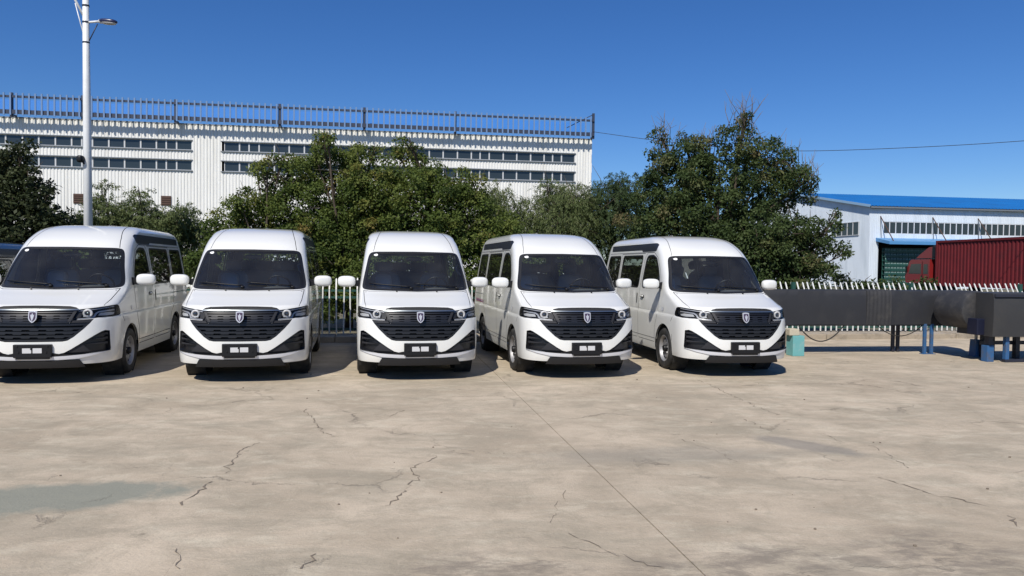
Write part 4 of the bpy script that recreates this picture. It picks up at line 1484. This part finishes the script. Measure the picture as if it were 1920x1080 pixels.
def cloth_box(name, m, parent, x0, x1, y0, y1, z0, z1, amp=.006, seed=0, fold=0.0, nx=None):
    """sagging cloth cover: front, top and back sheets, closed at the ends"""
    r = random.Random(seed)
    ph = [r.uniform(0, 6.28) for _ in range(6)]
    nx = nx or max(6, int((x1 - x0) / .06))
    ring = [(y0, z0), (y0 - .004, z0 + .1), (y0 - .012, z0 + (z1 - z0) * .45), (y0 - .006, z1 - .12), (y0 + .012, z1 - .02), (y0 + .04, z1), (y1 - .04, z1), (y1, z1 - .03), (y1, z0)]
    mb = MB()
    for i in range(nx + 1):
        x = x0 + (x1 - x0) * i / nx
        for j, (y, z) in enumerate(ring):
            w = math.sin(x * 9 + ph[0]) * .5 + math.sin(x * 23 + ph[1] + j) * .3 + math.sin(x * 4.1 + j * .8 + ph[2])
            f = fold * math.sin(x * 75 + ph[3] + .6 * math.sin(j))
            mb.v.append((x, y + (w * amp + f) * (1 if j < 5 else 0), z + w * amp * (.6 if j in (0, 4, 5, 6) else .2)))
    n = len(ring)
    for i in range(nx):
        for j in range(n - 1):
            a = i * n + j
            mb.f.append((a, a + 1, a + 1 + n, a + n))
    mb.f.append(tuple(range(n)))
    mb.f.append(tuple(reversed(range(nx * n, nx * n + n))))
    return mb.build(name, m, parent, True, 45)


cv = empty('long_conveyor', (8.25, 14.69, 0), AL, 'long conveyor under a black cloth cover on blue legs beside the rightmost minibus', 'conveyor')
cloth_box('cover_panel', M['cover'], cv, -3.45, -1.32, -.02, .44, .585, 1.262, .005, 1)
cloth_box('cover_panel', M['cover2'], cv, -1.315, -.80, -.028, .44, .578, 1.268, .006, 2, .003, 40)
cloth_box('cover_panel', M['cover'], cv, -.795, .72, -.02, .44, .585, 1.262, .005, 3)
cloth_box('gathered_cover', M['cover2'], cv, .725, .98, -.035, .44, .572, 1.255, .008, 4, .010, 60)
for x in (-.03, .12):
    MB().cbox((x, .0, .30), (.058, .05, .60), .006).build('leg', M['blue_steel'], cv)
    MB().cbox((x, .0, .006), (.13, .12, .012), .003).build('foot_plate', M['blue_steel'], cv)
for x in (-.47, -.36):
    MB().cbox((x + .05, .42, .30), (.055, .06, .60), .006).build('leg', M['dark_steel'], cv)
for x in (-3.2, -3.05):
    MB().cbox((x, .3, .30), (.055, .06, .60), .006).build('leg', M['dark_steel'], cv)
MB().box((-1.25, .2, .575), (4.3, .36, .03)).build('belt_frame', M['dark_steel'], cv)
cvb = MB()
pts = [(-2.75 + 1.0 * u, -.05 + .1 * u, .56 - .30 * (1 - (2 * u - 1) ** 2)) for u in np.linspace(0, 1, 16)]
cvb.tube(pts, .012, 7).build('hanging_cable', M['rubber'], cv, True)
cvb = MB()
pts = [(-1.0 + 1.0 * u, .1, .57 - .22 * (1 - (2 * u - 1) ** 2)) for u in np.linspace(0, 1, 12)]
cvb.tube(pts, .009, 7).build('hanging_cable', M['rubber'], cv, True)

c2 = empty('short_conveyor', (9.11, 13.52, 0), AL, 'black panelled conveyor end with drum at the right edge of the yard', 'conveyor')
cloth_box('side_panel', mat("dark_panel", (0.032, 0.032, 0.033), .6, var=.1, dirt=(.045, .043, .04), ds=2), c2, -.44, 4.0, -.12, .75, .475, 1.265, .002, 6)
MB().box((1.75, -.135, 1.225), (4.36, .03, .05)).build('top_edge', M['dark_steel'], c2)
dr = MB().lathe([(.0005, 0), (.30, 0), (.345, .015), (.36, .05), (.36, .75), (.0005, .75)], 48, Matrix.Translation((-.36, .30, .93)), 'Y')
dr.build('drum', M['belt'], c2, True, 40)
MB().lathe([(.0005, -.05), (.06, -.05), (.07, .02)], 20, Matrix.Translation((-.36, .27, .93)), 'Y').build('drum_shaft', M['dark_steel'], c2, True, 40)
bx = MB().cbox((-.42, .20, .64), (.34, .25, .30), .02)
bx.build('motor_box', mat("navy_motor", (0.006, 0.008, 0.024), .5), c2)
MB().tube([(-.38, .06, .98), (-.30, .02, .86), (-.28, .02, .72), (-.34, .04, .58), (-.42, .04, .50)], .011, 8).build('white_cable', M['plate_white'], c2, True)
for x, y, m_, w in ((-.30, .12, 'dark_steel', .10), (-.05, .0, 'blue_steel', .075), (.28, .7, 'dark_steel', .07), (.12, .75, 'dark_steel', .07), (.62, .5, 'dark_steel', .09), (1.6, 0, 'blue_steel', .11), (3.2, 0, 'blue_steel', .11)):
    MB().cbox((x, y, .245), (w, w, .49), .006).build('leg', M[m_], c2)
MB().cbox((-.32, .12, .15), (.14, .15, .30), .01).build('leg_casing', M['blue_steel'], c2)
MB().cbox((1.5, .55, .30), (3.2, .05, .07), .006).build('cross_bar', M['dark_steel'], c2)
MB().cbox((1.7, .0, .03), (3.6, .09, .05), .006).build('base_rail', M['dark_steel'], c2)
jk = empty('jack_stand', tuple(ground_at(1829, 668)), AL, 'small blue steel jack stand on the ground below the conveyor drum', 'stand')
MB().prism([(-.085, 0), (.085, 0), (.06, .33), (-.06, .33)], -.08, .08, ((0, 0, 0), (1, 0, 0), (0, 0, 1), (0, 1, 0))).build('stand_body', M['blue_steel'], jk)
MB().cbox((.02, -.105, .20), (.07, .012, .22), .004).build('side_slot', M['dark_steel'], jk)
MB().tube([(0, 0, .33), (0, 0, .56)], .028, 12).build('screw', M['steel'], jk, True, 40)
MB().cbox((0, 0, .57), (.16, .16, .025), .005).build('head_plate', M['dark_steel'], jk)
tb = empty('teal_block', tuple(ground_at(1495, 668)), AL, 'small teal painted block with a sandy cap beside the rightmost minibus', 'block')
MB().cbox((.03, .14, .195), (.235, .26, .39), .012).build('base', M['teal'], tb)
MB().cbox((-.05, .14, .455), (.20, .22, .125), .015).build('cap', M['block'], tb)

# ================================================================== lamp post
M['pole'] = mat("white_pole", (0.74, 0.75, 0.74), .35, var=.05, dirt=(.58, .57, .54), ds=1.5)
PD = 17.9
pa, pb = spot(165.5, 430, PD), spot(160, -60, PD)
ax_ = (pb - pa)
base = pa + ax_ * (-pa.z / ax_.z)
lp = empty('street_lamp', tuple(base), 0, 'tall white street lamp post rising behind the leftmost minibus', 'street lamp')
rel = lambda v: tuple(Vector(v) - base)
top = base + ax_ * ((10.0) / ax_.z)
MB().tube([(0, 0, 0), rel(base + (top - base) * .5), rel(top)], [.108, .088, .058], 20).build('pole', M['pole'], lp, True)
MB().tube([(0, 0, 0), (0, 0, .03)], .2, 16).build('base_plate', M['pole'], lp, True, 40)
A = spot(163, 42, PD)
B = spot(189, 40, PD)
MB().tube([rel(A), rel(B)], .026, 10).build('arm', M['pole'], lp, True)
MB().tube([rel(spot(167, 77, PD)), rel(spot(183, 45, PD))], .012, 8).build('brace', M['dark_steel'], lp, True)
hd = spot(203, 41, PD)
lh = MB().superell(rel(hd + Vector((0, 0, .012))), (.215, .10, .055), .8, 24, 12, Matrix.Rotation(R(4), 3, 'Y')).build('lamp_head', mat("navy_lamp_shell", (.02, .025, .08), .3), lp, True)
MB().superell(rel(hd + Vector((.01, 0, -.022))), (.18, .085, .045), .8, 24, 12, Matrix.Rotation(R(4), 3, 'Y')).build('diffuser', M['lamp_white'], lh, True)
MB().superell(rel(spot(189, 40, PD)), (.05, .05, .05), .7).build('collar', M['lamp_white'], lh, True)
MB().tube([rel(A), rel(spot(139, -4, PD - .1)), rel(spot(118, -45, PD - .2))], .028, 10).build('arm', M['pole'], lp, True)
MB().tube([rel(spot(160, 78, PD)), rel(spot(141, 6, PD - .1))], .012, 8).build('brace', M['pole'], lp, True)
MB().superell(rel(spot(110, -60, PD - .2)), (.2, .10, .06), .8).build('lamp_head', M['dark_steel'], lp, True)
for py in (11, 42, 80):
    MB().lathe([(.075, -.02), (.08, -.02), (.08, .02), (.075, .02)], 16, Matrix.Translation(rel(base + ax_ * ((spot(160, py, PD).z) / ax_.z))), 'Z').build('clamp_ring', M['dark_steel'], lp)
fl = spot(151, 298, PD - .15)
fo = MB().superell(rel(fl), (.07, .09, .085), .6).build('floodlight', M['black_plastic'], lp, True)
MB().tube([rel(fl), rel(spot(157, 306, PD - .1)), rel(spot(163, 310, PD))], .022, 8).build('floodlight_bracket', M['dark_steel'], fo, True)

# overhead cable
pts = []
ks = [(1112, 247, 51.4), (1220, 262, 50), (1340, 275, 48), (1490, 283, 46), (1700, 277, 44), (1920, 264, 42), (2150, 243, 40)]
KV = [spot(*k) for k in ks]
for i in range(len(KV) - 1):
    p0, p1, p2, p3 = KV[max(0, i - 1)], KV[i], KV[i + 1], KV[min(len(KV) - 1, i + 2)]
    for q in range(8):
        u = q / 8
        pts.append(.5 * ((2 * p1) + (p2 - p0) * u + (2 * p0 - 5 * p1 + 4 * p2 - p3) * u * u + (3 * p1 - p0 - 3 * p2 + p3) * u ** 3))
pts.append(KV[-1])
tag(MB().tube(pts, .018, 6).build('overhead_cable', M['rubber'], None, True), 'thin dark cable sagging across the blue sky from the factory corner', 'cable')

# ================================================================== trees
M['bark'] = mat("bark", (0.075, 0.058, 0.042), 0.95, var=.3, scale=8, bump=.8, bscale=25)
M['twig'] = mat("dry_twig", (0.16, 0.125, 0.09), 0.9, var=.2)
LEAF = {
    'green': leaf_mat("leaf_green", [(.042, .068, .016), (.080, .118, .026), (.125, .165, .038), (.180, .200, .048), (.23, .17, .05)]),
    'dark': leaf_mat("leaf_dark", [(.026, .034, .015), (.044, .058, .024), (.070, .084, .036), (.095, .10, .045)], .3),
    'deep': leaf_mat("leaf_deep_green", [(.028, .046, .016), (.052, .082, .026), (.082, .116, .038), (.13, .15, .056), (.18, .15, .07)]),
    'willow': leaf_mat("leaf_willow", [(.075, .105, .036), (.13, .17, .064), (.185, .22, .092), (.23, .24, .115)], .45),
    'willow_dark': leaf_mat("leaf_willow_dark", [(.040, .068, .028), (.072, .108, .044), (.105, .145, .060)], .42),
}


def leaves(name, m, parent, origin, blobs, dens, size, aspect=.55, seed=0, clump=.22, sag=0.0, willow=False, autumn=.12):
    """a crown of single leaves: twig clumps spread through blobs, leaves spread round the twigs"""
    rs = np.random.default_rng(seed)
    C, T = [], []
    POS, OUT, TI, SZ = [], [], [], []
    for (bx, by, bz, rx, ry, rz) in blobs:
        area = (rx * rz + rx * ry + ry * rz) / 3
        if willow:
            n = max(10, int(area * dens * 7))
            d = rs.normal(size=(n, 3))
            d /= np.linalg.norm(d, axis=1)[:, None]
            rad = rs.uniform(.1, 1.0, n) ** .45 * (1 + rs.normal(0, .09, n))
            C.append(np.c_[np.array([bx, by, bz]) + d * rad[:, None] * np.array([rx, ry, rz]), d])
            T.append(np.clip(rs.normal(.45, .16, n), 0, 1))
            continue
        # boughs: small lumps over the blob's skin, each lump covered with leaves
        R0 = np.array([rx, ry, rz])
        nb_ = max(3, int(area * dens * .85))
        d = rs.normal(size=(nb_, 3))
        d /= np.linalg.norm(d, axis=1)[:, None]
        rad = rs.uniform(.45, 1.0, nb_) ** .6 * (1 + rs.normal(0, .10, nb_))
        c = np.array([bx, by, bz]) + d * rad[:, None] * R0
        lr = np.minimum(rs.uniform(.10, .27, nb_), .75 * min(rx, rz) + .02)
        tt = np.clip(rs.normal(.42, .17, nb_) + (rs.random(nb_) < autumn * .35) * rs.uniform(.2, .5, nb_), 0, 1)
        for i in range(nb_):
            k = max(14, int(lr[i] ** 2 * 2500 * (.085 / size) ** 2 * rs.uniform(.75, 1.25)))
            e = rs.normal(size=(k, 3)) + d[i] * .55 + np.array([0, 0, .25])
            e /= np.linalg.norm(e, axis=1)[:, None]
            q = rs.uniform(.35, 1.0, k) ** .5 * (1 + rs.normal(0, .16, k))
            POS.append(c[i] + e * (q * lr[i])[:, None] * np.array([1.1, 1.1, .85]))
            OUT.append(e)
            TI.append(np.clip(tt[i] + rs.normal(0, .06, k), 0, 1))
            SZ.append(np.full(k, size) * rs.uniform(.55, 1.3, k))
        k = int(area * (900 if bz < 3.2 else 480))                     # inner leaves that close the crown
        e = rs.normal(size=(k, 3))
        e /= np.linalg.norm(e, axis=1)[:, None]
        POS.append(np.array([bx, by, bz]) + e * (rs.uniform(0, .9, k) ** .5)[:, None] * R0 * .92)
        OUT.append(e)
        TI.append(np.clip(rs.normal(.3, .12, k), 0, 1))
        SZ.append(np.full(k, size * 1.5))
    if willow:
        C = np.concatenate(C)
        T = np.concatenate(T)
        keep = C[:, 2] > .15
        C, T = C[keep], T[keep]
        nl = 26
        n = len(C) * nl
        cen = np.repeat(C[:, :3], nl, 0)
        out = np.repeat(C[:, 3:], nl, 0)
        tint = np.clip(np.repeat(T, nl) + rs.normal(0, .10, n), 0, 1)
        sz = size * rs.uniform(.55, 1.35, n)
    else:
        pos, out, tint, sz = np.concatenate(POS), np.concatenate(OUT), np.concatenate(TI), np.concatenate(SZ)
        keep = pos[:, 2] > .15
        pos, out, tint, sz = pos[keep], out[keep], tint[keep], sz[keep]
        n = len(pos)
        C = None
    if willow:
        # drooping switches: leaves strung along hanging arcs
        k = np.tile(np.linspace(0, 1, nl), len(C))
        dirh = np.repeat(rs.normal(size=(len(C), 3)) * .7 + C[:, 3:], nl, 0)
        dirh[:, 2] = np.abs(dirh[:, 2]) * .6
        dirh /= np.linalg.norm(dirh, axis=1)[:, None]
        ln = np.repeat(rs.uniform(.35, .8, len(C)), nl)
        pos = cen + dirh * (k * ln * .6)[:, None]
        pos[:, 2] -= (k ** 2) * ln * sag
        pos += rs.normal(0, .018, (n, 3))
        ax = dirh * .5 + rs.normal(0, .35, (n, 3))
        ax[:, 2] -= .5 + sag * k
    else:
        ax = rs.normal(0, 1, (n, 3)) + out * .5
        ax[:, 2] -= .45 + sag
    ax /= np.linalg.norm(ax, axis=1)[:, None]
    nn = rs.normal(0, .55, (n, 3)) + out * .7 + np.array([0, -.15, .7])
    sd = np.cross(ax, nn)
    sd /= np.linalg.norm(sd, axis=1)[:, None] + 1e-9
    up = np.cross(sd, ax)
    w = sz * aspect * .5
    V = np.empty((n, 4, 3))
    o = np.array(origin)
    V[:, 0] = pos - o
    V[:, 1] = pos + ax * (sz * .45)[:, None] + sd * w[:, None] + up * (sz * .06)[:, None] - o
    V[:, 2] = pos + ax * sz[:, None] - up * (sz * .08)[:, None] - o
    V[:, 3] = pos + ax * (sz * .45)[:, None] - sd * w[:, None] + up * (sz * .06)[:, None] - o
    me = bpy.data.meshes.new(name)
    me.vertices.add(n * 4)
    me.vertices.foreach_set('co', V.reshape(-1))
    me.loops.add(n * 4)
    me.loops.foreach_set('vertex_index', np.arange(n * 4))
    me.polygons.add(n)
    me.polygons.foreach_set('loop_start', np.arange(0, n * 4, 4))
    me.polygons.foreach_set('loop_total', np.full(n, 4))
    at = me.attributes.new('tint', 'FLOAT', 'POINT')
    at.data.foreach_set('value', np.repeat(tint, 4))
    me.materials.append(m)
    me.update(calc_edges=True)
    me.validate()
    return link(name, me, parent), C


NLEAF = [0]


def tree(name, label, cat, basept, blobs_px, depth, kind, dens=60, size=.10, group=None, seed=0, trunk=.09, willow=False, sag=0.0, aspect=.62, thick=.8, twigs=0, autumn=.12, clump=.22):
    """blobs_px: (px, py, radius px[, depth offset]) surveyed at the tree's own distance"""
    rg = random.Random(seed)
    blobs = []
    for b in blobs_px:
        dd = depth + (b[3] if len(b) > 3 else rg.uniform(-.5, .5))
        c = spot(b[0], b[1], dd)
        r = b[2] * dd / FOC
        blobs.append((c.x, c.y, c.z, r * 1.02, r * thick, r * .92))
    bp = ground_at(*basept) if False else Vector((spot(basept, 500, depth).x, depth, 0))
    root = empty(name, tuple(bp), 0, label, cat, group)
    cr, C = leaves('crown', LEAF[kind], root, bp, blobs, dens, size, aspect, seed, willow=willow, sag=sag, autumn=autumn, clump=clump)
    NLEAF[0] += len(cr.data.polygons)
    tk = MB()
    hi = max(b[2] for b in blobs)
    fork = Vector((0, 0, min(1.1, hi * .3)))
    tk.tube([(0, 0, -.05), (rg.uniform(-.05, .05), 0, fork.z * .5), tuple(fork)], [trunk * 1.3, trunk * 1.05, trunk], 10)
    for b in blobs:
        e = Vector(b[:3]) - bp
        if e.z < fork.z: continue
        mid = fork.lerp(e, .5) + Vector((rg.gauss(0, .1), rg.gauss(0, .1), .12 * (e - fork).length))
        tk.tube([tuple(fork - Vector((0, 0, .08))), tuple(fork.lerp(mid, .5) + Vector((rg.gauss(0, .04), 0, .03))), tuple(mid), tuple(e), tuple(e + Vector((rg.gauss(0, .12), rg.gauss(0, .12), b[5] * .8)))],
                [trunk * .62, trunk * .45, trunk * .33, trunk * .18, .004], 7)
        for q in range(4):
            f = e + Vector((rg.gauss(0, b[3] * .6), rg.gauss(0, b[4] * .6), rg.gauss(.1, b[5] * .6)))
            tk.tube([tuple(mid.lerp(e, .6)), tuple(e.lerp(f, .5) + Vector((0, 0, .05))), tuple(f)], [trunk * .16, .010, .004], 5)
    tk.build('trunk', M['bark'], root, True)
    if twigs:
        tw = MB()
        for q in range(twigs):
            b = rg.choice(blobs[:max(3, len(blobs) // 2)])
            a = Vector((b[0] + rg.gauss(0, b[3] * .5), b[1] + rg.gauss(0, b[4] * .4), b[2] + b[5] * rg.uniform(.3, .8))) - bp
            L_ = rg.uniform(.35, .85)
            d = Vector((rg.gauss(0, .35), rg.gauss(0, .3), 1)).normalized()
            p1 = a + d * L_ * .5 + Vector((rg.gauss(0, .04), 0, 0))
            p2 = a + d * L_ + Vector((rg.gauss(0, .09), 0, 0))
            tw.tube([tuple(a - d * .3), tuple(p1), tuple(p2)], [.011, .007, .0035], 5)
            tw.tube([tuple(p1), tuple(p1 + Vector((rg.gauss(0, .15), rg.gauss(0, .1), rg.uniform(.08, .3))))], [.005, .003], 4)
        tw.build('bare_twigs', M['twig'], root, True)
    return root


GT = 'trees and shrubs behind the fence'
tree('shrub_tree', 'dense green shrub with autumn tints behind the second minibus from the left', 'tree', 500,
     [(430, 445, 45), (470, 400, 50), (515, 365, 50), (545, 335, 42), (500, 325, 20), (480, 315, 12), (420, 490, 60, -.4), (500, 450, 80), (560, 400, 70), (590, 470, 80), (390, 500, 40, -.6), (400, 440, 25), (600, 540, 70, -.5), (450, 380, 25), (530, 300, 13)], 19.0, 'green', 62, .072, GT, 21, .08, autumn=.2)
tree('shrub_tree', 'tall green shrub with spiky top shoots between the second and third minibus', 'tree', 655,
     [(620, 320, 55), (610, 280, 26), (616, 262, 12), (655, 300, 32), (690, 330, 55), (700, 290, 15), (640, 370, 75), (720, 370, 70), (660, 440, 90), (640, 520, 80, -.6), (680, 560, 60, -.8), (745, 440, 80), (580, 330, 40), (590, 290, 18), (700, 400, 70, .4), (620, 450, 70, .4)], 19.4, 'green', 62, .072, GT, 22, .09, autumn=.12)
tree('shrub_tree', 'broad green shrub tree behind the third minibus', 'tree', 830,
     [(750, 320, 48), (745, 284, 18), (778, 290, 20), (768, 270, 10), (800, 330, 48), (840, 350, 50), (870, 385, 50), (800, 400, 80), (870, 430, 75), (920, 445, 55), (850, 500, 90, -.5), (930, 510, 60), (785, 520, 80, -.6), (900, 560, 60, -.6), (890, 350, 22), (960, 470, 55), (820, 450, 70, .4)], 19.2, 'green', 62, .072, GT, 23, .09, autumn=.12)
tree('willow', 'weeping willow with hanging yellow green shoots right of the broad shrub tree', 'tree', 935,
     [(925, 365, 30), (945, 380, 34), (905, 375, 24), (935, 410, 40), (950, 440, 40), (920, 420, 45)], 22.0, 'willow', 60, .085, GT, 24, .06, True, 1.0, .22)
tree('willow', 'feathery pale green willow above the fourth minibus from the left', 'tree', 1040,
     [(1075, 380, 40), (1090, 400, 45), (1040, 375, 38), (1030, 350, 16), (1060, 390, 45), (1010, 400, 40), (1045, 420, 55), (990, 430, 40), (1085, 430, 50), (1040, 460, 60), (1000, 470, 60)], 22.5, 'willow', 60, .085, GT, 25, .07, True, .45, .22)
tree('willow', 'darker green feathery willow left of the big twiggy tree', 'tree', 1150,
     [(1140, 365, 36), (1180, 360, 36), (1165, 345, 18), (1120, 385, 36), (1160, 400, 55), (1200, 390, 45), (1130, 430, 55), (1190, 440, 60), (1110, 470, 60)], 23.0, 'willow_dark', 66, .085, GT, 26, .07, True, .35, .24)
tree('twiggy_tree', 'big dark tree with bare twigs on top behind the rightmost minibus', 'tree', 1350,
     [(1255, 290, 38), (1240, 262, 16), (1290, 310, 50), (1330, 300, 45), (1385, 275, 42), (1392, 240, 22), (1395, 226, 12), (1440, 310, 52), (1480, 325, 40), (1505, 345, 30), (1525, 345, 15), (1270, 350, 60), (1350, 350, 75), (1430, 365, 70), (1240, 400, 60), (1310, 410, 85), (1400, 420, 85),
      (1250, 460, 70), (1340, 480, 90, -.4), (1420, 490, 70, -.4), (1225, 330, 26), (1310, 270, 18), (1285, 262, 14)], 20.6, 'deep', 56, .074, GT, 27, .13, twigs=70, autumn=.3)
tree('small_tree', 'small round leafy tree beside the pale shed, right of the big twiggy tree', 'tree', 1480,
     [(1450, 445, 45), (1490, 430, 38), (1520, 440, 36), (1548, 445, 26), (1562, 418, 15), (1566, 405, 8), (1575, 465, 18), (1580, 478, 10), (1470, 490, 55), (1525, 490, 42), (1430, 490, 50), (1500, 520, 50, -.3), (1440, 530, 45, -.3), (1550, 505, 22), (1420, 450, 30)], 19.3, 'deep', 58, .072, GT, 28, .07, autumn=.3)
tree('plum_tree', 'dark purplish tree at the left edge beside the lamp post', 'tree', 30,
     [(15, 300, 34), (40, 295, 28), (0, 330, 45), (55, 340, 30), (30, 360, 50), (85, 370, 24), (75, 400, 40), (100, 405, 24), (20, 420, 70), (90, 440, 45), (-30, 380, 70), (-40, 320, 50), (30, 480, 70), (120, 450, 25)], 18.4, 'dark', 58, .095, GT, 29, .1, autumn=0)
for i, (bx, bl, lab) in enumerate([
    (145, [(140, 425, 26), (125, 440, 24), (160, 410, 20), (150, 450, 34), (120, 460, 30), (175, 440, 26)], 'thin feathery shrub just left of the lamp post'),
    (200, [(188, 380, 18), (195, 350, 10), (200, 400, 26), (215, 425, 34), (185, 430, 30), (225, 445, 36), (195, 455, 34)], 'tall thin feathery shrub just right of the lamp post'),
    (262, [(255, 385, 22), (262, 362, 10), (265, 410, 32), (245, 425, 30), (280, 430, 32), (300, 415, 24), (260, 450, 36), (300, 450, 34)], 'bushy feathery shrub behind the leftmost minibus roof'),
    (335, [(335, 412, 24), (350, 395, 14), (320, 430, 30), (350, 435, 34), (370, 440, 22), (335, 480, 60), (375, 500, 45)], 'feathery shrub between the first and second minibus')]):
    tree('feathery_shrub', lab, 'shrub', bx, bl, 20.5 + .3 * i, 'willow', 120, .07, 'feathery shrubs on the left', 40 + i, .03, True, .25, .36)
for i, (bx, bl, lab) in enumerate([
    (1610, [(1585, 533, 18), (1615, 537, 16), (1645, 536, 15), (1600, 560, 30), (1650, 565, 30)], 'low bush behind the pickets in front of the pale shed'),
    (1700, [(1680, 537, 15), (1710, 538, 14), (1740, 537, 15), (1700, 565, 30)], 'low bush behind the pickets in front of the red lorry cab')]):
    tree('low_bush', lab, 'bush', bx, bl, 20.0, 'deep', 60, .08, 'low bushes behind the pickets', 60 + i, .03)
print('LEAVES', NLEAF[0])

# ================================================================== the row of minibuses
van0 = make_minibus()
GV = 'white minibuses parked in a row'
spots = [
    (62, 9.69, 12.0, 'white high roof minibus at the left end, its right flank in shade'),
    (449.5, 10.07, 12.0, 'white minibus second from left, between the lamp post and the gap in the fence'),
    (788, 10.43, 11.5, 'white minibus in the middle of the row, seen straight from the front'),
    (1100, 10.79, 12.0, 'white minibus second from right with red stripes on its rear flank'),
    (1397, 11.14, 8.5, 'white minibus at the right end of the row, beside the black conveyor'),
]
VANS = []
for i, (px, D, yaw, lab) in enumerate(spots):
    v = van0 if i == 0 else copy_tree(van0)
    v.location = (spot(px, 650, D).x, D, 0)
    v.rotation_euler = (0, 0, R(yaw))
    tag(v, lab, 'minibus', GV)
    VANS.append(v)
for k, (z, m_) in enumerate(((.985, 'decal'), (.962, 'decal2'), (.945, 'decal'))):
    build_n(patch([(-a, b) for a, b in dense([(3.86, z), (4.72, z + .012), (4.72, z - .003), (3.86, z - .010)], Q, .06)], .003), 'stripe', M[m_], VANS[3])
dv = copy_tree(van0)
dv.location = (-8.85, 9.3, 0)
dv.rotation_euler = (0, 0, R(12))
dv.scale = (1, 1, .885)
tag(dv, 'dark grey van half hidden at the left edge behind the leftmost minibus', 'van', 'dark van')
del dv["group"]
for ch in list(dv.children) + [g_ for c_ in dv.children for g_ in c_.children]:
    if ch.type == 'MESH' and ch.material_slots and ch.material_slots[0].material == M['paint']:
        ch.material_slots[0].link = 'OBJECT'
        ch.material_slots[0].material = M['paint_dark']
